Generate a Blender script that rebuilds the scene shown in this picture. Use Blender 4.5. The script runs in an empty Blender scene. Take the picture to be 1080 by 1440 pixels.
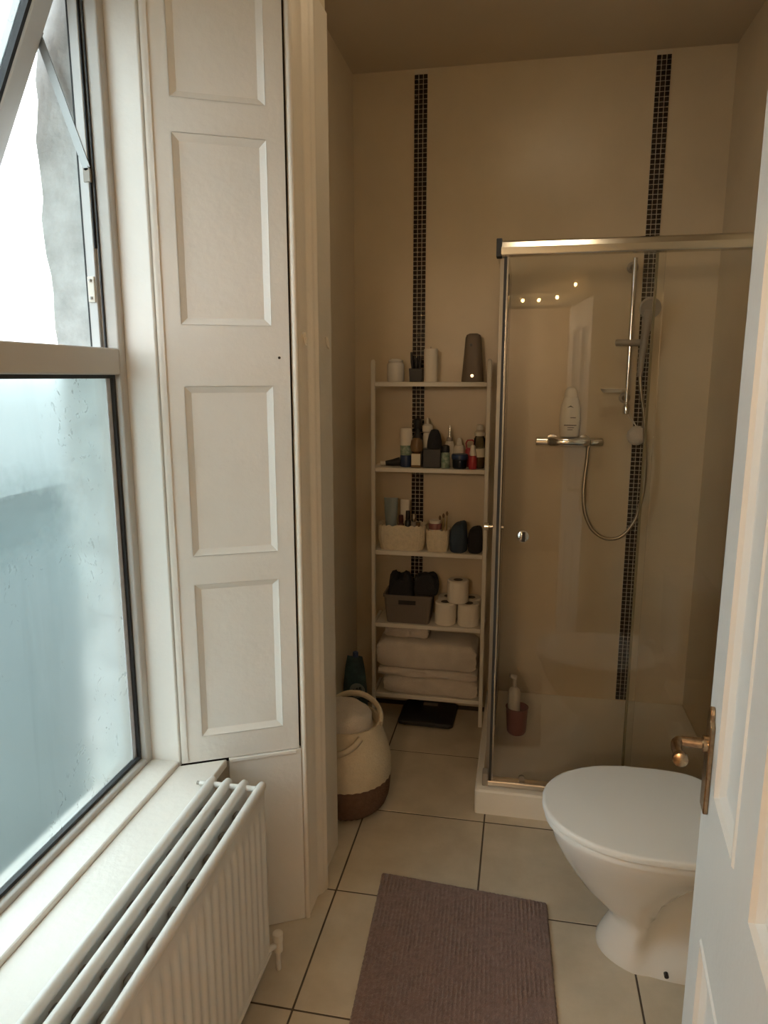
import bpy, bmesh, math, random
from mathutils import Vector, Matrix
random.seed(7)
S = bpy.context.scene
COL = S.collection
PI = math.pi
R = math.radians

# ------------------------------------------------------------------ camera, sky, exposure
cd = bpy.data.cameras.new('camera')
cd.sensor_fit = 'VERTICAL'; cd.sensor_height = 36.0; cd.sensor_width = 27.0
cd.lens = 36.0 * 1000.0 / 1440.0
cd.clip_start = 0.02
cam = bpy.data.objects.new('camera', cd); COL.objects.link(cam)
cam.location = (0, 0, 1.6)
cam.rotation_euler = (R(90 - 10.76), 0, R(10.93))
S.camera = cam
w = bpy.data.worlds.new('overcast_sky'); S.world = w; w.use_nodes = True
bg = w.node_tree.nodes['Background']
bg.inputs[0].default_value = (0.93, 0.975, 1.0, 1); bg.inputs[1].default_value = 3.8
pl = bpy.data.lights.new('window_portal', 'AREA'); pl.shape = 'RECTANGLE'; pl.size = 0.97; pl.size_y = 1.95
pl.cycles.is_portal = True
po = bpy.data.objects.new('window_portal', pl); COL.objects.link(po)
po.location = (-1.05, 1.155, 1.54)
po.rotation_euler = (0, R(-90), 0)
pl.size, pl.size_y = 1.95, 0.97
S.view_settings.view_transform = 'Standard'; S.view_settings.look = 'None'
S.view_settings.gamma = 1; S.view_settings.use_curve_mapping = False
S.view_settings.exposure = 0.70
S.cycles.max_bounces = 12; S.cycles.diffuse_bounces = 7; S.cycles.glossy_bounces = 4
S.cycles.transmission_bounces = 6; S.cycles.transparent_max_bounces = 12
S.cycles.caustics_reflective = False; S.cycles.caustics_refractive = True
S.cycles.sample_clamp_indirect = 6.0

# ------------------------------------------------------------------ materials
def mat(name, col, rough=0.5, metal=0.0, var=0.0, vscale=6.0, bump=0.0, bscale=40.0, col2=None, spec=0.5, coat=0.0,
        sheen=0.0, stretch=None):
    m = bpy.data.materials.new(name); m.use_nodes = True
    nt = m.node_tree; b = nt.nodes['Principled BSDF']
    b.inputs['Base Color'].default_value = (*col, 1)
    b.inputs['Roughness'].default_value = rough; b.inputs['Metallic'].default_value = metal
    b.inputs['Specular IOR Level'].default_value = spec
    b.inputs['Coat Weight'].default_value = coat
    b.inputs['Sheen Weight'].default_value = sheen
    tc = nt.nodes.new('ShaderNodeTexCoord'); src = tc.outputs['Object']
    if stretch:
        mp = nt.nodes.new('ShaderNodeMapping'); mp.inputs['Scale'].default_value = stretch
        nt.links.new(src, mp.inputs[0]); src = mp.outputs[0]
    if var or col2:
        n = nt.nodes.new('ShaderNodeTexNoise'); n.inputs['Scale'].default_value = vscale
        n.inputs['Detail'].default_value = 6; n.inputs['Roughness'].default_value = 0.6
        nt.links.new(src, n.inputs['Vector'])
        r = nt.nodes.new('ShaderNodeValToRGB')
        r.color_ramp.elements[0].position = 0.32; r.color_ramp.elements[1].position = 0.68
        c2 = col2 or tuple(c * (1 - var) for c in col)
        r.color_ramp.elements[0].color = (*c2, 1); r.color_ramp.elements[1].color = (*col, 1)
        nt.links.new(n.outputs[0], r.inputs[0]); nt.links.new(r.outputs[0], b.inputs['Base Color'])
    if bump:
        n2 = nt.nodes.new('ShaderNodeTexNoise'); n2.inputs['Scale'].default_value = bscale
        n2.inputs['Detail'].default_value = 5
        nt.links.new(src, n2.inputs['Vector'])
        bp = nt.nodes.new('ShaderNodeBump'); bp.inputs['Strength'].default_value = bump
        bp.inputs['Distance'].default_value = 0.01
        nt.links.new(n2.outputs[0], bp.inputs['Height']); nt.links.new(bp.outputs[0], b.inputs['Normal'])
    return m

def glass_mat(name, tint, refl=1.0, rough=0.0):
    m = bpy.data.materials.new(name); m.use_nodes = True
    nt = m.node_tree; nt.nodes.clear()
    o = nt.nodes.new('ShaderNodeOutputMaterial')
    t = nt.nodes.new('ShaderNodeBsdfTransparent'); t.inputs[0].default_value = (*tint, 1)
    g = nt.nodes.new('ShaderNodeBsdfGlossy'); g.inputs['Roughness'].default_value = rough
    f = nt.nodes.new('ShaderNodeFresnel'); f.inputs[0].default_value = 1.5
    mu = nt.nodes.new('ShaderNodeMath'); mu.operation = 'MULTIPLY'; mu.inputs[1].default_value = refl
    mx = nt.nodes.new('ShaderNodeMixShader')
    nt.links.new(f.outputs[0], mu.inputs[0]); nt.links.new(mu.outputs[0], mx.inputs[0])
    nt.links.new(t.outputs[0], mx.inputs[1]); nt.links.new(g.outputs[0], mx.inputs[2])
    nt.links.new(mx.outputs[0], o.inputs[0])
    return m

def fogged_mat(name):
    """window glass covered with condensation: diffuse, with clearer trickles and droplets"""
    m = bpy.data.materials.new(name); m.use_nodes = True
    nt = m.node_tree; nt.nodes.clear(); N = nt.nodes.new; L = nt.links.new
    o = N('ShaderNodeOutputMaterial'); tc = N('ShaderNodeTexCoord')
    def noise(scale, detail, mapscale, lo, hi, dist=0.0):
        mp = N('ShaderNodeMapping'); mp.inputs['Scale'].default_value = mapscale
        n = N('ShaderNodeTexNoise'); n.inputs['Scale'].default_value = scale
        n.inputs['Detail'].default_value = detail; n.inputs['Distortion'].default_value = dist
        r = N('ShaderNodeMapRange'); r.inputs[1].default_value = lo; r.inputs[2].default_value = hi
        L(tc.outputs['Object'], mp.inputs[0]); L(mp.outputs[0], n.inputs['Vector']); L(n.outputs[0], r.inputs[0])
        return r.outputs[0]
    big = noise(3.0, 4, (1, 1, 0.6), 0.3, 0.75)
    drops0 = noise(30, 8, (1, 1, 0.8), 0.60, 0.68, 2.2)
    clus = noise(5.0, 3, (1, 1, 1), 0.50, 0.62)
    dm = N('ShaderNodeMath'); dm.operation = 'MULTIPLY'; L(drops0, dm.inputs[0]); L(clus, dm.inputs[1]); drops = dm.outputs[0]
    streak = noise(9, 4, (1, 1, 0.12), 0.58, 0.72, 0.4)
    ramp = N('ShaderNodeValToRGB')
    ramp.color_ramp.elements[0].color = (0.80, 0.88, 0.88, 1); ramp.color_ramp.elements[1].color = (0.94, 0.98, 0.98, 1)
    L(big, ramp.inputs[0])
    tl = N('ShaderNodeBsdfRefraction'); L(ramp.outputs[0], tl.inputs[0])
    tl.inputs['IOR'].default_value = 1.06; tl.inputs['Roughness'].default_value = 0.58
    tr = N('ShaderNodeBsdfTransparent'); tr.inputs[0].default_value = (0.72, 0.80, 0.80, 1)
    df = N('ShaderNodeBsdfDiffuse'); df.inputs[0].default_value = (0.5, 0.55, 0.54, 1)
    a = N('ShaderNodeMath'); a.operation = 'MAXIMUM'; L(drops, a.inputs[0])
    s2 = N('ShaderNodeMath'); s2.operation = 'MULTIPLY'; s2.inputs[1].default_value = 0.25; L(streak, s2.inputs[0])
    L(s2.outputs[0], a.inputs[1])
    # one patch wiped by hand
    vd = N('ShaderNodeVectorMath'); vd.operation = 'SUBTRACT'; vd.inputs[1].default_value = (0.0, 0.09, 0.78)
    L(tc.outputs['Object'], vd.inputs[0])
    vs_ = N('ShaderNodeVectorMath'); vs_.operation = 'MULTIPLY'; vs_.inputs[1].default_value = (0.0, 5.0, 11.0); L(vd.outputs[0], vs_.inputs[0])
    wn = N('ShaderNodeTexNoise'); wn.inputs['Scale'].default_value = 14; wn.inputs['Detail'].default_value = 6; L(tc.outputs['Object'], wn.inputs['Vector'])
    ln = N('ShaderNodeVectorMath'); ln.operation = 'LENGTH'; L(vs_.outputs[0], ln.inputs[0])
    ad = N('ShaderNodeMath'); ad.operation = 'ADD'; L(ln.outputs['Value'], ad.inputs[0]); L(wn.outputs[0], ad.inputs[1])
    wm = N('ShaderNodeMapRange'); wm.inputs[1].default_value = 1.75; wm.inputs[2].default_value = 1.05; L(ad.outputs[0], wm.inputs[0])
    a2 = N('ShaderNodeMath'); a2.operation = 'MAXIMUM'; L(a.outputs[0], a2.inputs[0]); L(wm.outputs[0], a2.inputs[1]); a = a2
    c = N('ShaderNodeMapRange'); c.inputs[3].default_value = 0.12; c.inputs[4].default_value = 0.75; L(a.outputs[0], c.inputs[0])
    m1 = N('ShaderNodeMixShader'); L(c.outputs[0], m1.inputs[0]); L(tl.outputs[0], m1.inputs[1]); L(tr.outputs[0], m1.inputs[2])
    m2 = N('ShaderNodeMixShader'); m2.inputs[0].default_value = 0.10; L(m1.outputs[0], m2.inputs[1]); L(df.outputs[0], m2.inputs[2])
    g = N('ShaderNodeBsdfGlossy'); g.inputs['Roughness'].default_value = 0.12
    m3 = N('ShaderNodeMixShader'); m3.inputs[0].default_value = 0.03; L(m2.outputs[0], m3.inputs[1]); L(g.outputs[0], m3.inputs[2])
    L(m3.outputs[0], o.inputs[0])
    return m

def emit_mat(name, col, strength):
    m = bpy.data.materials.new(name); m.use_nodes = True
    nt = m.node_tree; nt.nodes.clear()
    o = nt.nodes.new('ShaderNodeOutputMaterial'); e = nt.nodes.new('ShaderNodeEmission')
    e.inputs[0].default_value = (*col, 1); e.inputs[1].default_value = strength
    nt.links.new(e.outputs[0], o.inputs[0]); return m

M = {}
M['gloss_white'] = mat('white_gloss_paint', (0.80, 0.765, 0.71), 0.38, var=0.05, vscale=5, bump=0.12, bscale=55)
M['door_white'] = mat('white_door_paint', (0.655, 0.655, 0.64), 0.42, var=0.04, vscale=4, bump=0.06, bscale=60)
M['cream'] = mat('cream_gloss_paint', (0.77, 0.70, 0.60), 0.4, var=0.05, vscale=5, bump=0.10, bscale=60)
M['wall'] = mat('beige_wall_paint', (0.70, 0.61, 0.47), 0.6, var=0.07, vscale=3, bump=0.05, bscale=30)
M['tilewall'] = mat('beige_wall_tile', (0.66, 0.565, 0.415), 0.35, var=0.10, vscale=3.2, bump=0.04, bscale=14)
M['ceil'] = mat('ceiling_paint', (0.62, 0.54, 0.43), 0.8, var=0.05, vscale=2)
M['floor_tile'] = mat('cream_floor_tile', (0.60, 0.535, 0.43), 0.32, col2=(0.49, 0.43, 0.335), vscale=7, bump=0.05, bscale=18)
M['grout'] = mat('dark_grout', (0.10, 0.08, 0.06), 0.9, var=0.3, vscale=20)
M['wgrout'] = mat('pale_grout', (0.62, 0.57, 0.48), 0.8)
M['mosaic'] = mat('black_brown_mosaic', (0.035, 0.022, 0.016), 0.15, col2=(0.012, 0.009, 0.008), vscale=70)
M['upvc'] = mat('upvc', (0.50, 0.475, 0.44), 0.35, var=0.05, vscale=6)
M['upvc_out'] = mat('upvc_rebate', (0.60, 0.61, 0.61), 0.4, var=0.06, vscale=8)
M['gasket'] = mat('rubber_gasket', (0.02, 0.022, 0.025), 0.6)
M['steel'] = mat('dull_steel', (0.36, 0.37, 0.37), 0.5, 0.5)
M['spacer'] = mat('grey_spacer_bar', (0.60, 0.61, 0.65), 0.5, var=0.2, vscale=40)
M['ext'] = mat('weathered_render', (0.58, 0.60, 0.59), 0.9, col2=(0.42, 0.43, 0.42), vscale=14, bump=0.3, bscale=60)
M['extwall'] = mat('white_neighbour_wall', (0.40, 0.42, 0.42), 0.9, var=0.2, vscale=1.2, bump=0.4, bscale=10)
M['ground'] = mat('yard_concrete', (0.095, 0.118, 0.12), 0.9, var=0.4, vscale=0.9)
M['hedge'] = mat('dark_green_hedge', (0.05, 0.07, 0.045), 0.8, var=0.5, vscale=6)
M['rad'] = mat('radiator_enamel', (0.70, 0.68, 0.64), 0.3, var=0.03, vscale=6, bump=0.03, bscale=80)
M['raddark'] = mat('dusty_metal', (0.20, 0.19, 0.18), 0.7)
M['ceramic'] = mat('white_ceramic', (0.71, 0.695, 0.665), 0.12, coat=0.3)
M['plastic_seat'] = mat('toilet_seat_plastic', (0.67, 0.665, 0.645), 0.42, bump=0.05, bscale=300)
M['chrome'] = mat('chrome', (0.80, 0.78, 0.74), 0.12, 1.0)
M['alu'] = mat('polished_aluminium', (0.66, 0.63, 0.57), 0.2, 1.0, bump=0.05, bscale=30, stretch=(0.2, 1, 1))
M['dullalu'] = mat('dull_aluminium', (0.30, 0.265, 0.21), 0.45, 0.5)
M['brass'] = mat('worn_brass', (0.52, 0.38, 0.23), 0.25, 1.0, col2=(0.22, 0.14, 0.09), vscale=40)
M['glass'] = glass_mat('shower_glass', (0.985, 0.987, 0.975), 1.0)
M['glass_edge'] = mat('glass_edge', (0.30, 0.27, 0.18), 0.2)
M['clear'] = glass_mat('clear_window_glass', (0.8, 0.9, 0.9), 1.0)
M['fog'] = fogged_mat('condensation_glass')
M['mat'] = mat('mauve_bath_mat_cotton', (0.255, 0.165, 0.145), 0.95, col2=(0.17, 0.105, 0.092), vscale=55, bump=0.6, bscale=350, sheen=0.3)
M['shelf'] = mat('white_melamine', (0.74, 0.70, 0.62), 0.45, var=0.04, vscale=10)
M['tray'] = mat('shower_tray_acrylic', (0.89, 0.86, 0.79), 0.3, var=0.05, vscale=4)
M['towel'] = mat('white_towel_cotton', (0.70, 0.63, 0.55), 0.95, var=0.12, vscale=14, bump=0.6, bscale=260, sheen=0.3)
M['paper'] = mat('tissue_paper', (0.80, 0.75, 0.66), 0.9, bump=0.15, bscale=120)
M['card'] = mat('grey_cardboard', (0.22, 0.17, 0.12), 0.9)
M['wicker'] = mat('cream_woven_cotton', (0.78, 0.69, 0.52), 0.85, var=0.15, vscale=60, bump=0.4, bscale=150)
M['rope'] = mat('cream_cotton_rope', (0.66, 0.57, 0.42), 0.9, var=0.10, vscale=25, bump=0.3, bscale=120)
M['jute'] = mat('brown_jute', (0.17, 0.095, 0.06), 0.9, var=0.3, vscale=40, bump=0.5, bscale=120)
M['greybasket'] = mat('grey_brown_plastic', (0.16, 0.135, 0.115), 0.6)
M['black'] = mat('black_plastic', (0.016, 0.016, 0.018), 0.4)
M['blackcloth'] = mat('black_fabric', (0.022, 0.022, 0.026), 0.95, bump=0.4, bscale=90)
M['navy'] = mat('navy_fabric', (0.035, 0.055, 0.085), 0.9, bump=0.3, bscale=120)
M['blue'] = mat('dark_blue_plastic', (0.02, 0.04, 0.11), 0.35)
M['white_pl'] = mat('white_plastic', (0.72, 0.68, 0.60), 0.4)
M['label'] = mat('pale_label', (0.70, 0.64, 0.50), 0.5)
M['green'] = mat('green_label', (0.08, 0.17, 0.10), 0.4, col2=(0.45, 0.5, 0.42), vscale=60)
M['red'] = mat('red_plastic', (0.38, 0.035, 0.045), 0.35)
M['pink'] = mat('dark_pink_plastic', (0.25, 0.095, 0.085), 0.4)
M['darkred'] = mat('wine_plastic', (0.07, 0.018, 0.016), 0.4)
M['amber'] = mat('amber_liquid', (0.20, 0.12, 0.06), 0.15)
M['greytube'] = mat('grey_blue_tube', (0.20, 0.24, 0.24), 0.4)
M['taupe'] = mat('taupe_plastic', (0.15, 0.115, 0.085), 0.5)
M['gold'] = mat('gold_foil', (0.50, 0.38, 0.17), 0.35, 0.8)
M['teal'] = mat('teal_film_pouch', (0.045, 0.095, 0.11), 0.35, col2=(0.018, 0.035, 0.045), vscale=22)
M['bottle'] = mat('white_shampoo_plastic', (0.78, 0.73, 0.62), 0.3)
M['ink'] = mat('dark_print', (0.10, 0.08, 0.05), 0.6)
M['hose'] = mat('metal_hose', (0.40, 0.35, 0.27), 0.35, 0.9)
M['greypl'] = mat('grey_plastic', (0.30, 0.27, 0.23), 0.4)
M['hall'] = mat('hall_paint', (0.60, 0.52, 0.42), 0.7, var=0.05)
M['bulb'] = emit_mat('warm_bulb', (1.0, 0.60, 0.22), 60.0)
M['wire'] = mat('thin_wire', (0.25, 0.2, 0.12), 0.5)
M['clearpl'] = glass_mat('clear_plastic', (0.72, 0.70, 0.62), 1.0)
M['crack_shade'] = mat('painted_gap_shade', (0.03, 0.025, 0.02), 1.0)  # shade inside the gap round the shutter, painted as colour

# ------------------------------------------------------------------ mesh helpers
class MB:
    def __init__(self): self.v = []; self.f = []
    def add(self, vs, fs):
        b = len(self.v); self.v += [tuple(p) for p in vs]; self.f += [tuple(i + b for i in f) for f in fs]; return self
    def box(self, x0, x1, y0, y1, z0, z1):
        return self.add([(x0,y0,z0),(x1,y0,z0),(x1,y1,z0),(x0,y1,z0),(x0,y0,z1),(x1,y0,z1),(x1,y1,z1),(x0,y1,z1)],
                        [(0,3,2,1),(4,5,6,7),(0,1,5,4),(1,2,6,5),(2,3,7,6),(3,0,4,7)])
    def loft(self, rings, cap0=True, cap1=True, closed=True):
        n = len(rings[0]); vs = [p for r in rings for p in r]; fs = []
        m = n if closed else n - 1
        for k in range(len(rings) - 1):
            for i in range(m):
                j = (i + 1) % n
                fs.append((k*n+i, k*n+j, (k+1)*n+j, (k+1)*n+i))
        if cap0: fs.append(tuple(range(n - 1, -1, -1)))
        if cap1: fs.append(tuple(range((len(rings)-1)*n, len(rings)*n)))
        return self.add(vs, fs)
    def lathe(self, c, prof, seg=24, sx=1.0, sy=1.0, cap=True):
        rings = [[(c[0]+r*sx*math.cos(2*PI*i/seg), c[1]+r*sy*math.sin(2*PI*i/seg), c[2]+z) for i in range(seg)] for r, z in prof]
        return self.loft(rings, cap, cap)
    def prism(self, poly, z0, z1):
        """XY polygon (counter-clockwise) swept in z"""
        return self.loft([[(x,y,z0) for x,y in poly], [(x,y,z1) for x,y in poly]])
    def prism_x(self, poly, x0, x1):
        return self.loft([[(x0,y,z) for y,z in poly], [(x1,y,z) for y,z in poly]])
    def prism_y(self, poly, y0, y1):
        return self.loft([[(x,y1,z) for x,z in poly], [(x,y0,z) for x,z in poly]])
    def tube(self, pts, r, seg=10, cap=True, flat=1.0):
        pts = [Vector(p) for p in pts]; rings = []
        rs = r if isinstance(r, (list, tuple)) else [r]*len(pts)
        up = Vector((0,0,1))
        d0 = (pts[1]-pts[0]).normalized()
        if abs(d0.dot(up)) > 0.95: up = Vector((1,0,0))
        for k, p in enumerate(pts):
            a = pts[max(0,k-1)]; b = pts[min(len(pts)-1,k+1)]; d = (b-a).normalized()
            s = d.cross(up).normalized(); u2 = s.cross(d).normalized(); up = u2
            rings.append([tuple(p + s*math.cos(2*PI*i/seg)*rs[k] + u2*math.sin(2*PI*i/seg)*rs[k]*flat) for i in range(seg)])
        return self.loft(rings, cap, cap)
    def frame(self, axis, c, u0, u1, v0, v1, wd, d0, d1):
        """rectangular ring; axis 'x': u=y, v=z, depth along x from d0 to d1"""
        for (a,b,e,f) in ((u0,u1,v0,v0+wd),(u0,u1,v1-wd,v1),(u0,u0+wd,v0+wd,v1-wd),(u1-wd,u1,v0+wd,v1-wd)):
            if axis == 'x': self.box(d0,d1,a,b,e,f)
            else: self.box(a,b,d0,d1,e,f)
        return self

OFF = {}
def build(name, mb, m, parent=None, loc=None, bevel=0.0, smooth=None, local=False, seg=2):
    """one mesh object. World coordinates; a child is stored relative to its thing's base."""
    off = Vector((0,0,0))
    if parent is not None: off = OFF.get(parent.name, Vector((0,0,0)))
    elif loc is not None: off = Vector(loc)
    me = bpy.data.meshes.new(name)
    vs = mb.v if local else [tuple(Vector(p) - off) for p in mb.v]
    me.from_pydata(vs, [], mb.f); me.update()
    bm = bmesh.new(); bm.from_mesh(me); bmesh.ops.recalc_face_normals(bm, faces=bm.faces); bm.to_mesh(me); bm.free()
    me.materials.append(M[m])
    if smooth:
        for p in me.polygons: p.use_smooth = True
        me.set_sharp_from_angle(angle=R(smooth))
    o = bpy.data.objects.new(name, me); COL.objects.link(o)
    if parent is not None: o.parent = parent
    elif loc is not None: o.location = loc
    OFF[o.name] = off
    if bevel:
        bv = o.modifiers.new('bevel', 'BEVEL'); bv.width = bevel; bv.segments = seg; bv.limit_method = 'ANGLE'; bv.angle_limit = R(40)
        bv.harden_normals = False
    return o
def tag(o, label, cat, group=None, kind=None):
    o['label'] = label; o['category'] = cat
    if group: o['group'] = group
    if kind: o['kind'] = kind
    return o
def thing(name, label, cat, loc, rotz=0.0, group=None, kind=None):
    o = bpy.data.objects.new(name, None); COL.objects.link(o); o.location = loc; o.rotation_euler = (0,0,rotz)
    o.empty_display_size = 0.05
    OFF[o.name] = Vector(loc) if rotz == 0 else Vector((0,0,0))
    return tag(o, label, cat, group, kind)
def struct(name, mb, m, label, cat, **k):
    return tag(build(name, mb, m, **k), label, cat, kind='structure')
def arc(cx, cy, r, a0, a1, n):
    return [(cx + r*math.cos(R(a0+(a1-a0)*i/n)), cy + r*math.sin(R(a0+(a1-a0)*i/n))) for i in range(n+1)]

# ------------------------------------------------------------------ dimensions
XL, XR, YF, YB, ZC = -0.775, 0.782, 3.30, 0.48, 2.89
SA, SB = Vector((-0.885, 1.645)), Vector((-0.591, 1.793))       # the shutter's two edges in plan
SILL = 0.562

# ------------------------------------------------------------------ floor: tiles on a dark grout bed
floor = struct('floor', MB().box(-1.14, 0.95, -1.8, YF+0.15, -0.06, -0.0012), 'grout',
               'cream ceramic tiled floor with dark grout joints', 'floor', loc=(0, 0, 0))
P = 0.442; G = 0.0026
xs = [-0.527 + P*k for k in range(-1, 4)]; ys = [1.929 + P*k for k in range(-9, 4)]
for i in range(len(xs)-1):
    for j in range(len(ys)-1):
        a, b = max(xs[i], XL-0.03), min(xs[i+1], XR); c, d = max(ys[j], -1.7), min(ys[j+1], YF)
        if b-a < 0.02 or d-c < 0.02: continue
        t = build('floor_tile', MB().box(a+G, b-G, c+G, d-G, -0.004, random.uniform(-0.0004, 0.0004)), 'floor_tile', floor, bevel=0.0012, seg=1)

# ------------------------------------------------------------------ walls, ceiling
struct('ceiling', MB().box(-1.14, 0.95, -1.8, YF+0.15, ZC, ZC+0.1), 'ceil', 'plain dim beige ceiling above the tiled far wall', 'ceiling', loc=(0, 0, ZC))
wf = struct('wall_far', MB().box(-1.14, 0.95, YF, YF+0.15, -0.004, ZC), 'tilewall',
            'far beige tiled wall with two dark mosaic strips', 'wall', loc=(0, YF, 0))
def mosaic(xc, z0, z1, name):
    wd, n = 0.0585, 3; p = wd/n
    g = build('mosaic_backing', MB().box(xc-wd/2, xc+wd/2, YF-0.004, YF+0.001, z0, z1), 'wgrout', wf)
    mb = MB(); rows = int((z1-z0)/p); q = 0.0011
    for r in range(rows):
        for c in range(n):
            x = xc-wd/2+c*p; z = z0+r*p; e = 0.0008
            y0, y1 = YF-0.0075-random.uniform(0, 0.001), YF-0.003
            mb.add([(x+q,y1,z+q),(x+p-q,y1,z+q),(x+p-q,y1,z+p-q),(x+q,y1,z+p-q),
                    (x+q+e,y0,z+q+e),(x+p-q-e,y0,z+q+e),(x+p-q-e,y0,z+p-q-e),(x+q+e,y0,z+p-q-e)],
                   [(4,5,6,7),(0,1,5,4),(1,2,6,5),(2,3,7,6),(3,0,4,7)])
    o = build('mosaic_tiles', mb, 'mosaic', g); o['kind'] = 'stuff'
    return g
mosaic(-0.475, 0.02, 2.885, 'a'); mosaic(0.508, 0.10, 2.885, 'b')
struct('wall_right', MB().box(XR, XR+0.15, YB-0.15, YF, -0.004, ZC), 'tilewall', 'right beige tiled wall behind the toilet and shower', 'wall', loc=(XR, YB, 0))
# window wall: masonry around the opening, splayed to both sides
wl = MB()
wl.prism([(-1.06,1.662),(-0.90,1.662),(-0.61,1.812),(-0.584,1.812),(-0.584,2.148),(XL,2.148),(XL,YF),(-1.06,YF)], -0.004, ZC)
wl.prism([(-1.06,YB-0.15),(-0.70,YB-0.15),(-0.70,YB+0.015),(-0.90,0.648),(-1.06,0.648)], 0, ZC)
wl.box(-1.06, -0.80, 0.648, 1.662, 0, 0.532)
wl.box(-1.06, -0.584, 0.49, 1.815, 2.56, ZC)
struct('wall_left', wl, 'wall', 'left beige wall holding the window, stepping back beyond it', 'wall', loc=(XL, 2.5, 0))
# exterior reveal with a ragged outer edge
ragged = []
for k in range(61):
    z = 0.2 + 2.6*k/60
    ragged.append((z, (-1.152 - 0.012*max(0, 1-abs(z-1.98)/0.3) + 0.018*max(0, min(1, (z-2.1)/0.25))) + 0.006*math.sin(z*7.3+1) + random.uniform(-0.0045, 0.0045) + (0.008 if 2.0 < z < 2.12 else 0)))
mb = MB()
rings = []
for z, x in ragged:
    rings.append([(-1.04,1.632,z), (x+0.004,1.632,z), (x,1.64,z), (x-0.01,1.95,z), (-1.04,1.95,z)])
mb.loft(rings)
struct('wall_exterior', mb, 'ext', 'weathered grey outer wall edge seen through the open casement', 'wall', loc=(-1.1, 1.8, 0))
# wall with the doorway the camera stands in, and the hall behind
wb = MB()
wb.box(-1.06, -0.485, YB-0.15, YB, 0, ZC); wb.box(0.262, XR, YB-0.15, YB, 0, ZC); wb.box(-0.485, 0.262, YB-0.15, YB, 2.01, ZC)
struct('wall_back', wb, 'wall', 'beige wall with the doorway behind the viewer', 'wall', loc=(0, YB, 0))
struct('wall_hall', MB().box(-1.1, 0.95, -1.8, -1.7, 0, ZC).box(-1.14, -1.06, -1.7, YB-0.15, 0, ZC).box(0.9, 0.95, -1.7, YB-0.15, 0, ZC), 'hall',
       'plain hallway walls outside the bathroom door', 'wall', loc=(0, -1.7, 0))
# door lining
dl = MB()
dl.box(-0.56, -0.485, YB, YB+0.016, 0, 2.085).box(0.262, 0.337, YB, YB+0.016, 0, 2.085).box(-0.485, 0.262, YB, YB+0.016, 2.01, 2.085)
struct('trim_2', dl, 'gloss_white', 'white painted architrave around the doorway behind the viewer', 'architrave', loc=(0, YB, 0), bevel=0.004)
# yard outside
struct('roof_outside', MB().box(-6.0, -1.25, -5, 12, 0.10, 0.20), 'ground', 'dark flat felt roof outside below the window', 'roof', loc=(-4, 2, 0.1))
struct('wall_neighbour', MB().box(-6.2, -6.0, -5, 14, 0.10, 1.8), 'extwall', 'pale grey rendered wall across the flat roof outside', 'wall', loc=(-6.1, 2, 0.1))

# ------------------------------------------------------------------ window
win = thing('window_1', 'white framed window with fogged lower pane and open top casement', 'window', (-1.0, 1.15, 0.54), kind='structure')
FX0, FX1 = -1.036, -0.968
Y0, Y1 = 0.660, 1.645
mb = MB()
mb.box(FX0, FX1, 1.618, 1.66, 0.545, 2.54); mb.box(FX0, FX1, 0.65, 0.690, 0.545, 2.54)
mb.box(FX0, FX1, 0.690, 1.618, 0.545, 0.581); mb.box(FX0, FX1, 0.690, 1.618, 2.50, 2.54)
fr = build('window_frame', mb, 'upvc', win, bevel=0.004)
build('transom', MB().box(FX0+0.004, FX1-0.001, 0.690, 1.618, 1.605, 1.668), 'upvc', win, bevel=0.004)
build('lower_gasket', MB().frame('x', 0, 0.688, 1.620, 0.579, 1.607, 0.011, -0.998, -0.984), 'gasket', win)
build('glass_pane', MB().box(-1.004, -0.995, 0.69, 1.618, 0.582, 1.604), 'fog', win)
build('spacer_bar', MB().box(-0.9949, -0.9930, 1.592, 1.609, 0.59, 1.596), 'spacer', win)
# rebate strips and seals in the open upper light
build('rebate', MB().box(-1.034, -1.010, 1.607, 1.618, 1.668, 2.50), 'upvc_out', win, bevel=0.002)
build('seal', MB().box(-1.0025, -0.9995, 1.612, 1.618, 1.668, 2.50), 'gasket', win)
build('seal', MB().box(-1.0105, -1.0075, 1.609, 1.618, 1.9, 2.50), 'gasket', win)
build('seal', MB().box(-1.036, -1.0325, 1.606, 1.618, 1.668, 2.50), 'gasket', win)
kp = build('keeper', MB().box(-1.030, -1.012, 1.601, 1.608, 1.775, 1.835), 'white_pl', win, bevel=0.002)
for z in (1.785, 1.825): build('screw', MB().lathe((-1.021, 1.6, z), [(0.0035,-0.003),(0.0035,0.003)], 10), 'steel', kp)
# top-hung casement pushed outwards
th = R(27.0); hz, hx = 2.497, -1.022
def cs(s, d, y):   # s down the casement from the hinge, d thickness outwards
    return (hx - s*math.sin(th) - d*math.cos(th), y, hz - s*math.cos(th) + d*math.sin(th))
def csbox(mb, s0, s1, d0, d1, y0, y1):
    vs = [cs(s,d,y) for (s,d,y) in ((s0,d0,y0),(s1,d0,y0),(s1,d1,y0),(s0,d1,y0),(s0,d0,y1),(s1,d0,y1),(s1,d1,y1),(s0,d1,y1))]
    mb.add(vs, [(0,3,2,1),(4,5,6,7),(0,1,5,4),(1,2,6,5),(2,3,7,6),(3,0,4,7)])
mb = MB()
for a in ((0.0,0.83,1.545,1.600),(0.0,0.83,0.71,0.765),(0.0,0.055,0.765,1.545),(0.775,0.83,0.765,1.545)):
    csbox(mb, a[0], a[1], 0.0, 0.055, a[2], a[3])
ca = build('casement', mb, 'upvc_out', win, bevel=0.004)
mb = MB()
for a in ((0.045,0.785,1.535,1.547),(0.045,0.785,0.763,0.775),(0.045,0.057,0.765,1.545),(0.773,0.785,0.765,1.545)):
    csbox(mb, a[0], a[1], 0.004, 0.02, a[2], a[3])
build('casement_gasket', mb, 'gasket', ca)
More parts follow.
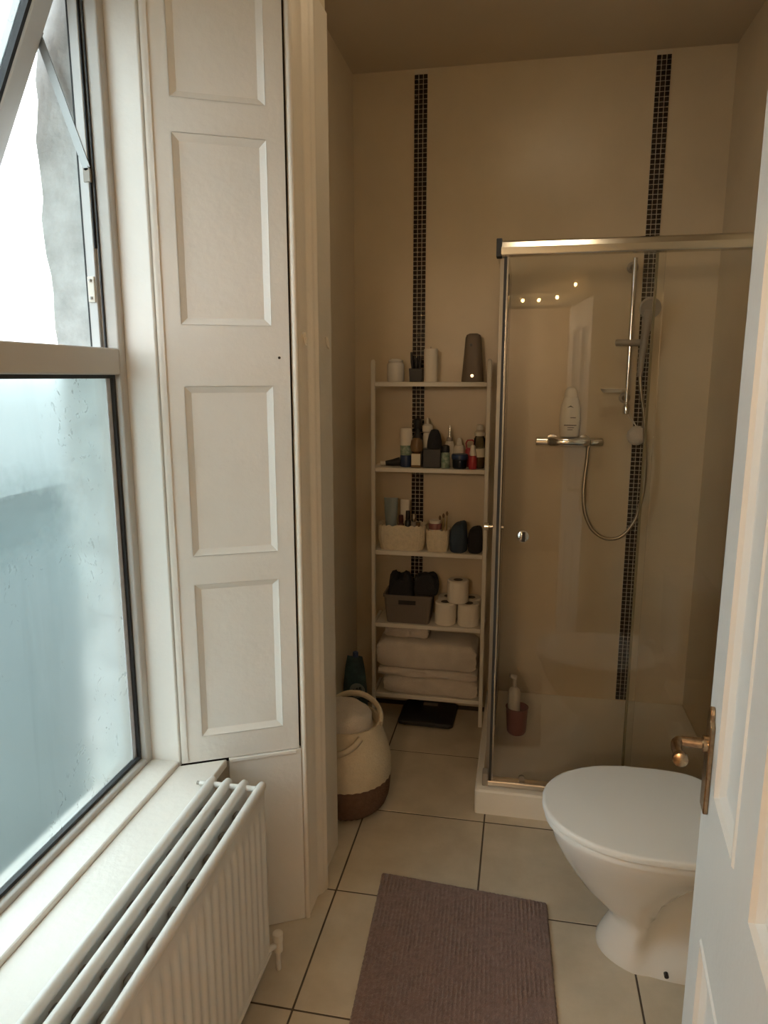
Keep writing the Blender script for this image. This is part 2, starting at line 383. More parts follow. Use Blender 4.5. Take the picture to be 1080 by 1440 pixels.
mb = MB(); csbox(mb, 0.05, 0.78, 0.024, 0.032, 0.765, 1.545); build('casement_pane', mb, 'fog', ca)
mb = MB(); csbox(mb, 0.15, 0.185, 0.01, 0.035, 1.598, 1.612); build('stay_bracket', mb, 'greypl', win)
p0 = Vector((-1.012, 1.606, 2.075)); p1 = Vector(cs(0.165, 0.012, 1.606))
mb = MB(); dv = (p1-p0).normalized(); nv = Vector((dv.z, 0, -dv.x))*0.009; ty = Vector((0,0.0015,0))
mb.add([p0-nv-ty, p0+nv-ty, p1+nv-ty, p1-nv-ty, p0-nv+ty, p0+nv+ty, p1+nv+ty, p1-nv+ty],
       [(0,3,2,1),(4,5,6,7),(0,1,5,4),(1,2,6,5),(2,3,7,6),(3,0,4,7)])
st = build('stay_arm', mb, 'steel', win)
build('rivet', MB().tube([p0+Vector((0,-0.004,0)), p0+Vector((0,0.001,0))], 0.006, 12), 'steel', st)
build('stay_slider', MB().box(-1.020, -1.004, 1.602, 1.610, 2.045, 2.075), 'greypl', win)
# jambs, inner sill board and main sill
jb = MB(); jb.box(-0.970, -0.887, 1.645, 1.662, 0.55, 2.56); jb.box(-0.970, -0.887, 0.648, 0.662, 0.55, 2.56); jb.box(-0.970,-0.887,0.662,1.645,2.54,2.56)
struct('trim_3', jb, 'gloss_white', 'white painted window jamb between the frame and the shutter', 'jamb', loc=(-0.93, 1.65, 0.55), bevel=0.003)
sl = MB(); sl.box(-0.970, -0.889, 0.655, 1.646, 0.532, 0.5675)
sl2 = [(-0.895, 0.655), (-0.758, 0.60), (-0.758, 1.7085), (-0.885, 1.6445)]
ws = thing('window_sill', 'white painted window sill between the fogged window and the radiator', 'sill', (-0.86, 1.15, 0.532), kind='structure')
build('nosing_board', sl, 'gloss_white', ws, bevel=0.005)
mb = MB().prism([(-0.889,0.64),(-0.773,0.58),(-0.773,1.6995),(-0.889,1.6415)], 0.532, 0.556)
build('sill_board', mb, 'gloss_white', ws, bevel=0.004)

# ------------------------------------------------------------------ splayed shutter and dado panel
u2 = (SB-SA).normalized(); n2 = Vector((u2.y, -u2.x))    # n2 points into the room
SW = (SB-SA).length
def sh(u, d, z): p = SA + u2*u + n2*d; return (p.x, p.y, z)
def shbox(mb, u0, u1, d0, d1, z0, z1):
    vs = [sh(u,d,z) for (u,d,z) in ((u0,d0,z0),(u1,d0,z0),(u1,d1,z0),(u0,d1,z0),(u0,d0,z1),(u1,d0,z1),(u1,d1,z1),(u0,d1,z1))]
    mb.add(vs, [(0,3,2,1),(4,5,6,7),(0,1,5,4),(1,2,6,5),(2,3,7,6),(3,0,4,7)])
def shpanel(mb, u0, u1, z0, z1, depth=0.010, slope=0.016):
    """recessed field with a sloped moulding and a small quirk"""
    def ring(i, d): return [sh(u0+i,-d,z0+i), sh(u1-i,-d,z0+i), sh(u1-i,-d,z1-i), sh(u0+i,-d,z1-i)]
    rs = [ring(-0.002, 0.0), ring(0.0, 0.0), ring(0.002, 0.002), ring(slope*0.5, depth*0.55), ring(slope, depth)]
    mb.loft(rs, cap0=False, cap1=True)
PU0, PU1 = 0.062, 0.282
pz = [(0.632,1.062),(1.140,1.576),(1.727,2.163),(2.240,2.52)]
def shutter(sgn_label):
    t = thing('window_shutter', sgn_label, 'shutter', (-0.74, 1.72, SILL), kind=None)
    mb = MB(); Z0, Z1 = 0.5588, 2.555
    U1 = SW-0.0024
    shbox(mb, 0.004, PU0, -0.014, 0.0, Z0, Z1); shbox(mb, PU1, U1, -0.014, 0.0, Z0, Z1)
    zz = [Z0] + [z for p in pz for z in p] + [Z1]
    for k in range(0, len(zz), 2): shbox(mb, PU0, PU1, -0.014, 0.0, zz[k], zz[k+1])
    build('stile_and_rail_frame', mb, 'gloss_white', t)
    for a, b in pz:
        mb = MB(); shpanel(mb, PU0, PU1, a, b); build('recessed_panel', mb, 'gloss_white', t)
    mb = MB(); c = sh(0.300, 0.0004, 1.648); 
    mb.tube([sh(0.300,-0.001,1.648), sh(0.300,0.0006,1.648)], 0.0035, 12); build('knob_hole', mb, 'black', t)
    mb = MB(); shbox(mb, 0.09, 0.25, 0.0, 0.0007, 1.6525, 1.6545); build('leaf_joint', mb, 'gloss_white', t)
    mb = MB(); shbox(mb, 0.010, 0.020, 0.0, 0.004, 0.57, 2.55); build('hinge_bead', mb, 'gloss_white', t)
    return t
shutter('white painted shutter with recessed panels folded back beside the window')
dd = thing('trim_4', 'white boxed panel below the shutter beside the radiator', 'panelling', (-0.70, 1.74, 0), kind='structure')
mb = MB(); shbox(mb, 0.13, SW+0.004, -0.03, 0.0, 0, 0.556); build('dado_panel', mb, 'gloss_white', dd, bevel=0.002)
mb = MB(); shbox(mb, 0.13, SW-0.01, -0.012, 0.006, 0.545, 0.5565); build('dado_cap', mb, 'gloss_white', dd, bevel=0.002)
mb = MB(); shbox(mb, 0.0, SW+0.004, -0.028, -0.016, 0.54, 2.56); build('gap_shade_sheet', mb, 'crack_shade', dd)  # near-black sheet behind the shutter; its colour stands for shade in the gap
# moulded architrave
ar = thing('trim_1', 'white moulded architrave upright at the edge of the window recess', 'architrave', (-0.58, 1.9, 0), kind='structure')
prof = [(-0.590,1.800),(-0.584,1.7965),(-0.577,1.797),(-0.5735,1.801),(-0.574,1.807),(-0.579,1.811),(-0.579,1.815),(-0.5765,1.818),(-0.5765,1.888),(-0.574,1.897),
        (-0.566,1.905),(-0.562,1.914),(-0.5605,1.922),(-0.556,1.927),(-0.555,1.936),(-0.5565,1.944),(-0.563,1.951),(-0.582,1.954),
        (-0.581,1.99),(-0.579,2.10),(-0.578,2.148),(-0.60,2.148),(-0.60,1.83)]
build('architrave_moulding', MB().prism(prof, 0.0, 2.60), 'cream', ar, smooth=50)
for (x, y) in ((-0.573, 1.852), (-0.576, 2.085)):
    pts = [(x+0.001,y-0.008,1.715),(x+0.004,y-0.008,1.70),(x+0.006,y-0.005,1.688),(x+0.007,y,1.684),(x+0.006,y+0.005,1.688),(x+0.004,y+0.008,1.70),(x+0.001,y+0.008,1.715)]
    build('painted_hook', MB().tube(pts, 0.0028, 8), 'cream', ar, smooth=60)

# ------------------------------------------------------------------ radiator
rad = thing('radiator', 'white steel panel radiator with four rounded top rails under the sill', 'radiator', (-0.70, 1.2, 0))
RT = 0.582; Yn, Yx = 0.62, 1.578
tx = [-0.757, -0.714, -0.670, -0.622]
for k, x in enumerate(tx):
    ys_ = [Yn, Yn+0.004] + [Yn+0.02, Yx-0.02] + [Yx-0.004, Yx]
    rs = [0.007, 0.0105, 0.0125, 0.0125, 0.0105, 0.006]
    build('top_rail', MB().tube([(x, y, RT-0.0125) for y in ys_], rs, 16), 'rad', rad, smooth=50)
    # corrugated panel under the rail
    mb = MB(); n = 260; pitch = 0.036; sec = []
    amp = 0.0055
    ys2 = [Yn+0.004 + (Yx-Yn-0.008)*i/n for i in range(n+1)]
    def off(y, z):
        s = max(0.0, min(1.0, (z-0.085)/0.03))*max(0.0, min(1.0, (RT-0.055-z)/0.03))
        c = 0.5+0.5*math.cos(2*PI*(y-Yn)/pitch); c = c*c*(3-2*c)
        return amp*c*s
    zs = [0.07, 0.085, 0.10, 0.115, 0.3, RT-0.085, RT-0.07, RT-0.055, RT-0.03, RT-0.012]
    front = [[(x+0.005+off(y,z), y, z) for y in ys2] for z in zs]
    back = [[(x-0.005-off(y,z), y, z) for y in reversed(ys2)] for z in zs]
    mb.loft([f+b for f, b in zip(front, back)])
    build('corrugated_panel', mb, 'rad', rad, smooth=60)
build('bottom_rail', MB().tube([(-0.622, Yn, 0.072), (-0.622, Yx, 0.072)], 0.009, 12), 'rad', rad, smooth=50)
build('cross_pipe', MB().tube([(-0.785, 1.556, RT-0.014), (-0.628, 1.556, RT-0.014)], 0.0075, 12), 'rad', rad, smooth=50)
build('vent_plug', MB().tube([(-0.793, 1.556, RT-0.014), (-0.782, 1.556, RT-0.014)], 0.005, 10), 'greypl', rad)
for k in range(3):
    for q in range(11):
        y = 1.48 - 0.082*q
        xa = (tx[k]+tx[k+1])/2
        build('spacer_clip', MB().box(xa-0.016, xa+0.016, y-0.012, y+0.012, RT-0.06, RT-0.034), 'raddark', rad, bevel=0.004, seg=1)
build('valve', MB().lathe((-0.604, 1.602, 0.055), [(0.009,0),(0.013,0.004),(0.013,0.03),(0.010,0.034),(0.014,0.036),(0.014,0.058),(0.009,0.062)], 14), 'white_pl', rad, smooth=40)
build('valve_tail', MB().tube([(-0.625, 1.565, 0.085), (-0.604, 1.602, 0.08)], 0.008, 10), 'rad', rad, smooth=40)
build('supply_pipe', MB().tube([(-0.604, 1.602, 0.06), (-0.604, 1.602, 0.0)], 0.007, 10), 'rad', rad, smooth=40)
for y in (0.75, 1.5): build('wall_bracket', MB().box(-0.800, -0.75, y-0.015, y+0.015, 0.10, 0.50), 'rad', rad)
for y in (0.72, 1.52): build('foot', MB().box(-0.66, -0.64, y-0.008, y+0.008, 0, 0.07), 'raddark', rad)

# ------------------------------------------------------------------ shower
tray = thing('shower_tray', 'white square shower tray under the glass enclosure', 'shower tray', (0.33, 2.86, 0))
TX0, TX1, TY0, TY1, TZ = -0.125, XR-0.001, 2.420, YF-0.001, 0.095
mb = MB()
def rr(x0, x1, y0, y1, r, z, n=5):
    pts = []
    for (cx, cy, a) in ((x1-r,y1-r,0),(x0+r,y1-r,90),(x0+r,y0+r,180),(x1-r,y0+r,270)):
        pts += [(px, py, z) for px, py in arc(cx, cy, r, a, a+90, n)]
    return pts
mb.loft([rr(TX0,TX1,TY0,TY1,0.012,0), rr(TX0,TX1,TY0,TY1,0.012,TZ-0.006), rr(TX0+0.006,TX1-0.002,TY0+0.006,TY1-0.002,0.012,TZ),
         rr(TX0+0.062,TX1-0.03,TY0+0.075,TY1-0.03,0.05,TZ), rr(TX0+0.085,TX1-0.05,TY0+0.10,TY1-0.05,0.06,TZ-0.005),
         rr(TX0+0.14,TX1-0.10,TY0+0.155,TY1-0.10,0.08,TZ-0.016), rr(TX0+0.30,TX1-0.25,TY0+0.30,TY1-0.25,0.08,TZ-0.020)])
build('tray_body', mb, 'tray', tray, smooth=40)
build('waste_cover', MB().lathe((0.50, 2.60, TZ-0.018), [(0.055,0),(0.055,0.006),(0.045,0.010)], 24), 'chrome', tray, smooth=40)
EX, EY = -0.088, 2.462          # corner of the enclosure
ZB, ZT = TZ+0.001, 2.036
enc = thing('shower_enclosure', 'corner entry shower enclosure of clear glass with polished metal rails', 'shower enclosure', (0.3, 2.9, ZB))
build('top_rail', MB().prism_x([(EY-0.012,1.987),(EY+0.030,1.987),(EY+0.030,ZT),(EY+0.012,ZT),(EY-0.004,ZT-0.006),(EY-0.014,ZT-0.024),(EY-0.014,1.991)], EX, TX1-0.001), 'alu', enc, bevel=0.002)
build('top_rail', MB().box(EX-0.012, EX+0.022, EY+0.031, TY1-0.001, 1.987, ZT), 'alu', enc, bevel=0.004)
build('rail_end_cap', MB().box(EX-0.014, EX+0.004, EY-0.014, EY+0.030, 1.983, ZT+0.004), 'gasket', enc, bevel=0.002)
build('bottom_rail', MB().box(EX, TX1-0.001, EY-0.010, EY+0.030, ZB, ZB+0.022), 'alu', enc, bevel=0.004)
build('bottom_rail', MB().box(EX-0.010, EX+0.022, EY+0.031, TY1-0.001, ZB, ZB+0.022), 'alu', enc, bevel=0.004)
build('corner_block', MB().box(EX-0.012, EX+0.010, EY-0.012, EY+0.030, ZB, ZB+0.05), 'greypl', enc, bevel=0.003)
# front: sliding door leaf and fixed panel
def pane(name, x0, x1, y0, y1, m='glass'):
    return build(name, MB().box(x0, x1, y0, y1, ZB+0.018, 1.99), m, enc)
fd = pane('front_door_pane', EX+0.022, 0.425, EY+0.004, EY+0.010)
pane('front_fixed_pane', 0.405, TX1-0.004, EY+0.020, EY+0.026)
build('pane_edge_seal', MB().box(0.398, 0.405, EY+0.012, EY+0.028, ZB+0.02, 1.985), 'glass_edge', enc)
build('door_edge_seal', MB().box(EX+0.012, EX+0.021, EY+0.001, EY+0.014, ZB+0.02, 1.985), 'gasket', enc)
build('door_edge_strip', MB().box(EX+0.022, EX+0.027, EY+0.001, EY+0.013, ZB+0.02, 1.985), 'dullalu', enc)
sd = pane('side_door_pane', EX+0.004, EX+0.010, EY+0.05, 2.93)
pane('side_fixed_pane', EX+0.015, EX+0.020, 2.90, TY1-0.004)
build('side_door_strip', MB().box(EX-0.001, EX+0.012, EY+0.036, EY+0.050, ZB+0.02, 1.985), 'dullalu', enc)
build('wall_profile', MB().box(TX1-0.016, TX1-0.002, EY-0.006, EY+0.028, ZB+0.022, 1.987), 'alu', enc)
build('wall_profile', MB().box(EX-0.006, EX+0.020, TY1-0.016, TY1-0.002, ZB+0.022, 1.987), 'alu', enc)
hb = MB().tube([(0.016, EY+0.003, 1.055), (0.016, EY-0.004, 1.055), (0.016, EY-0.008, 1.055)], [0.021, 0.021, 0.016], 20)
hh = build('cup_handle', hb, 'chrome', enc, smooth=40)
build('handle_slot', MB().box(0.013, 0.024, EY-0.0095, EY-0.007, 1.038, 1.072), 'black', hh)
hb = MB().tube([(EX-0.001, EY+0.06, 1.073), (EX-0.014, EY+0.06, 1.073), (EX-0.016, EY+0.06, 1.073), (EX-0.032, EY+0.06, 1.073)], [0.006, 0.006, 0.014, 0.014], 14)
build('side_door_knob', hb, 'chrome', enc, smooth=40)
build('side_door_knob', MB().tube([(EX+0.012, EY+0.06, 1.073), (EX+0.026, EY+0.06, 1.073), (EX+0.028, EY+0.06, 1.073), (EX+0.036, EY+0.06, 1.073)], [0.005, 0.005, 0.010, 0.010], 14), 'chrome', enc, smooth=40)
build('roller', MB().tube([(0.045, EY+0.012, ZB+0.03), (0.045, EY+0.022, ZB+0.03)], 0.012, 14), 'greypl', enc, smooth=40)

# riser rail with mixer, hose and hand shower
sh_ = thing('shower_mixer', 'chrome bar shower mixer with riser rail and hose on the tiled wall', 'shower', (0.3, YF, 1.31))
mb = MB().tube([(0.062,3.235,1.318),(0.066,3.235,1.318),(0.112,3.235,1.318),(0.116,3.235,1.318),(0.125,3.235,1.318),(0.285,3.235,1.318),(0.294,3.235,1.318),(0.298,3.235,1.318),(0.344,3.235,1.318),(0.349,3.235,1.318)],
                [0.017,0.021,0.021,0.017,0.023,0.023,0.017,0.021,0.021,0.017], 20)
build('mixer_bar', mb, 'chrome', sh_, smooth=40)
for x in (0.135, 0.275): build('wall_elbow', MB().tube([(x,3.245,1.318),(x,YF-0.006,1.318),(x,YF-0.005,1.318),(x,YF,1.318)], [0.013,0.013,0.028,0.028], 16), 'chrome', sh_, smooth=40)
rr_ = build('riser_rail', MB().tube([(0.437,3.232,2.085),(0.437,3.232,1.475)], 0.0095, 12), 'chrome', sh_, smooth=40)
for z in (2.055, 1.51): build('rail_bracket', MB().tube([(0.437,3.232,z),(0.437,YF-0.008,z),(0.437,YF-0.006,z),(0.437,YF,z)], [0.012,0.012,0.024,0.024], 14), 'greypl', rr_, smooth=40)
build('rail_end', MB().lathe((0.437,3.232,1.44), [(0.008,0),(0.014,0.004),(0.016,0.03),(0.011,0.045)], 14), 'chrome', rr_, smooth=40)
build('slider', MB().tube([(0.375,3.218,1.742),(0.38,3.218,1.742),(0.50,3.212,1.740),(0.506,3.212,1.740)], [0.010,0.014,0.014,0.010], 14), 'greypl', sh_, smooth=40)
build('soap_dish', MB().loft([[(0.375+0.052*k*math.cos(2*PI*i/20), 3.20+0.035*k*math.sin(2*PI*i/20), z) for i in range(20)] for k, z in ((0.8,1.535),(1.0,1.55),(0.95,1.551),(0.75,1.541))]).box(0.40,0.43,3.20,3.235,1.54,1.55), 'white_pl', sh_, smooth=40)
hd = MB().tube([(0.478,3.19,1.60),(0.482,3.185,1.70),(0.487,3.175,1.78),(0.492,3.165,1.84),(0.495,3.16,1.87)], [0.011,0.014,0.017,0.024,0.026], 14)
hs = build('hand_shower', hd, 'greypl', sh_, smooth=50)
build('spray_head', MB().tube([(0.497,3.185,1.885),(0.496,3.165,1.880),(0.4955,3.145,1.875),(0.4955,3.142,1.874)], [0.022,0.040,0.043,0.038], 20), 'greypl', hs, smooth=40)
hp = [(0.288,3.235,1.296),(0.286,3.232,1.24),(0.277,3.22,1.12),(0.285,3.21,1.02),(0.318,3.205,0.94),(0.37,3.2,0.90),(0.42,3.2,0.898),(0.462,3.2,0.925),(0.50,3.2,0.99),(0.523,3.2,1.09),(0.528,3.2,1.2),(0.52,3.2,1.32),(0.505,3.195,1.45),(0.487,3.19,1.54),(0.478,3.19,1.61)]
def smooth_pts(p, k=5):
    out = []
    for i in range(len(p)-1):
        a = Vector(p[max(0,i-1)]); b = Vector(p[i]); c = Vector(p[i+1]); d = Vector(p[min(len(p)-1,i+2)])
        for t in range(k):
            s = t/k
            out.append(0.5*((2*b)+(c-a)*s+(2*a-5*b+4*c-d)*s*s+(3*b-a-3*c+d)*s**3))
    out.append(Vector(p[-1])); return out
build('shower_hose', MB().tube(smooth_pts(hp), 0.0075, 8), 'hose', sh_, smooth=60)
# shampoo bottle on the bar
sb = thing('shampoo_bottle', 'white shampoo bottle standing on the chrome mixer bar', 'bottle', (0.205, 3.235, 1.3415))
prof = [(0.034,0),(0.040,0.006),(0.043,0.05),(0.044,0.09),(0.040,0.13),(0.034,0.155),(0.028,0.172)]
build('body', MB().lathe((0.205,3.235,1.3415), prof, 24, 1.0, 0.55), 'bottle', sb, smooth=40)
build('cap', MB().lathe((0.205,3.235,1.5135), [(0.027,0),(0.028,0.004),(0.024,0.03),(0.016,0.040),(0.008,0.043)], 24, 1.0, 0.6), 'bottle', sb, smooth=40)
for (x0, x1, z0, z1) in ((0.180,0.232,1.391,1.3945),(0.195,0.222,1.381,1.3835),(0.195,0.217,1.372,1.3745),(0.205,0.228,1.424,1.427)):
    build('printed_line', MB().box(x0, x1, 3.2095, 3.2125, z0, z1), 'ink', sb)
build('printed_emblem', MB().add([(0.188,3.211,1.468),(0.204,3.2105,1.478),(0.219,3.211,1.468),(0.204,3.2105,1.472)], [(0,1,2,3)]), 'ink', sb)
rnd = random.Random(31); rings = []
for k in range(11):
    a = PI*k/10; rings.append([(0.491+(0.038*math.sin(a)+0.0006)*(1+0.12*math.sin(7*b+2.3*k))*math.cos(b), 3.258+(0.026*math.sin(a)+0.0006)*(1+0.07*math.cos(4*b+2*k))*math.sin(b), 1.348-0.042*math.cos(a)) for b in [2*PI*i/24 for i in range(24)]])
t = thing('bath_puff', 'pale round bath puff hanging beside the shower hose', 'bath puff', (0.491, 3.252, 1.348))
build('netting', MB().loft(rings), 'towel', t, smooth=70)
build('loop', MB().tube(smooth_pts([(0.491,3.256,1.385),(0.462,3.245,1.43),(0.445,3.236,1.475),(0.437,3.2195,1.492),(0.43,3.236,1.475),(0.452,3.248,1.43),(0.491,3.258,1.385)], 4), 0.0018, 6), 'white_pl', t, smooth=60)
# pink sponge pot with brush and bottle on the tray
tb = thing('shower_caddy_pot', 'dark pink plastic pot standing on the shower tray', 'pot', (0.022, 2.92, TZ-0.0145))
zt = TZ-0.0145
build('pot_wall', MB().lathe((0.022,2.92,zt), [(0.036,0),(0.041,0.01),(0.047,0.115),(0.049,0.12),(0.045,0.12),(0.039,0.012)], 24), 'pink', tb, smooth=40)
sp = thing('soap_bottle', 'pale bottle with pump leaning out of the dark pink pot', 'bottle', (0.004, 2.92, zt+0.013))
build('body', MB().lathe((0.008,2.922,zt+0.013), [(0.02,0),(0.026,0.01),(0.027,0.17),(0.022,0.185),(0.011,0.195)], 18), 'white_pl', sp, smooth=40)
build('pump', MB().tube([(0.008,2.922,zt+0.20),(0.008,2.922,zt+0.25)], 0.008, 10).tube([(0.012,2.922,zt+0.25),(-0.012,2.915,zt+0.262)], [0.012,0.009], 10), 'white_pl', sp, smooth=40)

# ------------------------------------------------------------------ shelving unit
su = thing('shelving_unit', 'narrow white five-shelf unit against the far wall', 'shelf unit', (-0.39, 3.19, 0))
SX0, SX1, SY0, SY1 = -0.655, -0.134, 3.085, 3.285
for x in (SX0, SX1-0.018):
    for y in (SY0,):
        mb = MB(); rings = []
        for z, k in ((0,1),(1.655,1),(1.667,0.9),(1.674,0.55)):
            c = 0.009
            rings.append([(x+c+sx*c*k, y+c+sy*c*k, z) for sx, sy in ((-1,-1),(1,-1),(1,1),(-1,1))])
        mb.loft(rings); build('post', mb, 'shelf', su, bevel=0.003)
SZ = [0.130, 0.478, 0.823, 1.203, 1.578]
for z in SZ:
    s = build('shelf', MB().box(SX0+0.018, SX1-0.018, SY0+0.002, SY1-0.002, z-0.019, z), 'shelf', su, bevel=0.002)
for x in (SX0, SX1-0.018):
    for z in SZ: build('side_rail', MB().box(x+0.003, x+0.015, SY0+0.018, SY1-0.018, z-0.019, z), 'shelf', su)

def lathe_thing(name, label, cat, x, y, z, parts, group=None, seg=20):
    t = thing(name, label, cat, (x, y, z), group=group)
    for p in parts:
        pn, prof, m = p[:3]; sx = p[3] if len(p) > 3 else 1.0; sy = p[4] if len(p) > 4 else 1.0
        build(pn, MB().lathe((x, y, z), prof, seg, sx, sy), m, t, smooth=40)
    return t
e = 0.0006
# top shelf
z = SZ[4]+e
lathe_thing('lidded_jar', 'white embossed jar on the top shelf', 'jar', -0.559, 3.17, z, [
    ('body', [(0.034,0),(0.038,0.005),(0.038,0.075),(0.034,0.082)], 'ceramic'), ('lid', [(0.031,0.0825),(0.033,0.086),(0.032,0.094),(0.022,0.099),(0.006,0.101)], 'ceramic')])
t = thing('brush_pot', 'small black square pot holding dark brushes on the top shelf', 'pot', (-0.466, 3.17, z))
build('pot_wall', MB().loft([[(-0.466+s*k*sx, 3.17+s*k*sy, zz) for sx, sy in ((-1,-1),(1,-1),(1,1),(-1,1))] for s, k, zz in ((0.027,1,z),(0.030,1,z+0.058),(0.026,1,z+0.058),(0.024,1,z+0.006))]), 'black', t, bevel=0.002)
for k, (dx, dy, h) in enumerate(((-0.02,0.0,0.07),(-0.008,0.01,0.055),(0.006,0.004,0.05),(0.016,-0.006,0.052),(0.0,-0.01,0.045))):
    build('brush', MB().tube([(-0.466+dx*0.6,3.17+dy,z+0.01),(-0.466+dx,3.17+dy,z+0.058+h*0.4),(-0.466+dx*1.15,3.17+dy,z+0.058+h)], [0.003,0.007,0.005], 8), 'black', t, smooth=50)
lathe_thing('pillar_candle', 'tall white pillar candle on the top shelf', 'candle', -0.402, 3.16, z, [
    ('wax', [(0.029,0),(0.030,0.004),(0.030,0.138),(0.027,0.142),(0.006,0.139)], 'paper'), ('wick', [(0.0012,0.137),(0.0012,0.150)], 'black')])
t = thing('air_freshener', 'dark taupe tapered air freshener on the top shelf', 'air freshener', (-0.218, 3.16, z))
rings = []
for zz, hx, hy in ((0,0.047,0.036),(0.004,0.048,0.037),(0.05,0.044,0.034),(0.14,0.037,0.030),(0.185,0.034,0.028),(0.198,0.029,0.024),(0.204,0.018,0.015)):
    rings.append([(-0.218+hx*math.copysign(abs(math.cos(a))**0.6, math.cos(a)), 3.16+hy*math.copysign(abs(math.sin(a))**0.6, math.sin(a)), z+zz) for a in [2*PI*i/28 for i in range(28)]])
build('body', MB().loft(rings), 'taupe', t, smooth=40)
build('sensor_window', MB().tube([(-0.226,3.133,z+0.155),(-0.226,3.1285,z+0.155)], 0.006, 14), 'black', t)
build('chrome_button', MB().tube([(-0.218,3.13,z+0.026),(-0.218,3.119,z+0.026)], 0.007, 14), 'chrome', t, smooth=40)
# second shelf: toiletries
z = SZ[3]+e
G2 = 'toiletries on the second shelf'
t = thing('lying_tube', 'dark tube with pale cap lying on its side on the shelf', 'tube', (-0.575, 3.15, z), group=G2)
build('body', MB().tube([(-0.600,3.145,z+0.013),(-0.57,3.15,z+0.016),(-0.535,3.155,z+0.022)], [0.011,0.015,0.020], 14), 'black', t, smooth=50)
build('cap', MB().tube([(-0.622,3.142,z+0.0115),(-0.6005,3.1452,z+0.0125)], 0.011, 14), 'white_pl', t, smooth=40)
lathe_thing('green_shower_gel', 'green and white tube with dark blue cap on the shelf', 'tube', -0.506, 3.145, z, [
    ('cap', [(0.026,0),(0.027,0.004),(0.027,0.048),(0.025,0.052)], 'blue'), ('green_body', [(0.026,0.0525),(0.027,0.095)], 'green', 1, 0.8),
    ('white_top', [(0.0275,0.0955),(0.028,0.14),(0.026,0.168),(0.022,0.172)], 'white_pl', 1, 0.6)], G2)
lathe_thing('black_pump_bottle', 'tall black pump bottle behind the square cream jar', 'bottle', -0.464, 3.215, z, [
    ('body', [(0.020,0),(0.023,0.005),(0.023,0.13),(0.012,0.15),(0.010,0.165)], 'black'), ('pump', [(0.018,0.166),(0.020,0.17),(0.020,0.205),(0.016,0.208)], 'black')], G2)
t = thing('perfume_bottle', 'amber bottle with a square cream label and dark dome cap', 'bottle', (-0.455, 3.125, z), group=G2)
build('base', MB().box(-0.478,-0.434,3.105,3.145,z,z+0.065), 'amber', t, bevel=0.004)
build('label', MB().box(-0.476,-0.436,3.1035,3.1055,z+0.012,z+0.062), 'label', t)
build('cap', MB().lathe((-0.456,3.125,z+0.0655), [(0.016,0),(0.026,0.008),(0.029,0.03),(0.024,0.055),(0.012,0.066)], 18), 'amber', t, smooth=40)
lathe_thing('white_pump_bottle', 'slim white pump bottle behind the black box', 'bottle', -0.418, 3.2, z, [
    ('body', [(0.018,0),(0.020,0.004),(0.020,0.14),(0.017,0.15)], 'white_pl'), ('collar', [(0.019,0.151),(0.024,0.156),(0.024,0.18),(0.012,0.188)], 'white_pl'),
    ('nozzle', [(0.006,0.189),(0.006,0.214),(0.003,0.216)], 'white_pl')], G2)
t = thing('black_box', 'black square box with a dark pointed brush on top', 'box', (-0.385, 3.14, z), group=G2)
build('box_body', MB().box(-0.428,-0.346,3.112,3.168,z,z+0.085), 'black', t, bevel=0.004)
build('brush_head', MB().lathe((-0.378,3.14,z+0.0855), [(0.034,0),(0.032,0.03),(0.026,0.06),(0.016,0.08),(0.006,0.084)], 14), 'blackcloth', t, smooth=50)
lathe_thing('pointed_bottle', 'white bottle with a slim silver pointed tip', 'bottle', -0.317, 3.2, z, [
    ('body', [(0.018,0),(0.020,0.004),(0.020,0.10),(0.017,0.112)], 'white_pl'), ('shoulder', [(0.015,0.113),(0.013,0.13)], 'greypl'),
    ('tip', [(0.008,0.131),(0.004,0.16),(0.002,0.182)], 'chrome')], G2)
lathe_thing('black_small_bottle', 'short black bottle with a pale patterned label', 'bottle', -0.327, 3.125, z, [
    ('body', [(0.018,0),(0.020,0.003),(0.020,0.065),(0.016,0.07)], 'green'), ('cap', [(0.017,0.0705),(0.019,0.075),(0.017,0.098),(0.010,0.102)], 'black')], G2)
lathe_thing('nozzle_bottle', 'small white bottle with tapered nozzle behind the blue tub', 'bottle', -0.274, 3.2, z, [
    ('body', [(0.022,0),(0.024,0.004),(0.024,0.085),(0.016,0.095)], 'white_pl'), ('nozzle', [(0.013,0.096),(0.010,0.12),(0.006,0.128)], 'white_pl')], G2)
lathe_thing('cream_tub', 'round dark blue cream tub on the shelf', 'tub', -0.264, 3.125, z, [
    ('tub', [(0.028,0),(0.032,0.006),(0.033,0.04)], 'clearpl'), ('cream', [(0.026,0.002),(0.030,0.006),(0.031,0.039)], 'blue'), ('lid', [(0.035,0.0405),(0.036,0.045),(0.036,0.06),(0.033,0.064)], 'blue')], G2)
t = thing('red_dispenser', 'red bottle with an open loop handle behind the red and white bottle', 'bottle', (-0.228, 3.19, z), group=G2)
build('body', MB().lathe((-0.228,3.19,z), [(0.016,0),(0.018,0.004),(0.018,0.075),(0.012,0.085)], 16), 'red', t, smooth=40)
build('loop_handle', MB().tube([(-0.238,3.19,z+0.08),(-0.243,3.19,z+0.105),(-0.236,3.19,z+0.118),(-0.215,3.19,z+0.12),(-0.206,3.19,z+0.112),(-0.208,3.19,z+0.085)], 0.0035, 8), 'red', t, smooth=50)
lathe_thing('red_white_bottle', 'small red bottle with a white cap at the shelf front', 'bottle', -0.206, 3.115, z, [
    ('body', [(0.016,0),(0.018,0.003),(0.018,0.05),(0.014,0.058)], 'red'), ('cap', [(0.013,0.0585),(0.014,0.065),(0.010,0.10),(0.007,0.104)], 'white_pl')], G2)
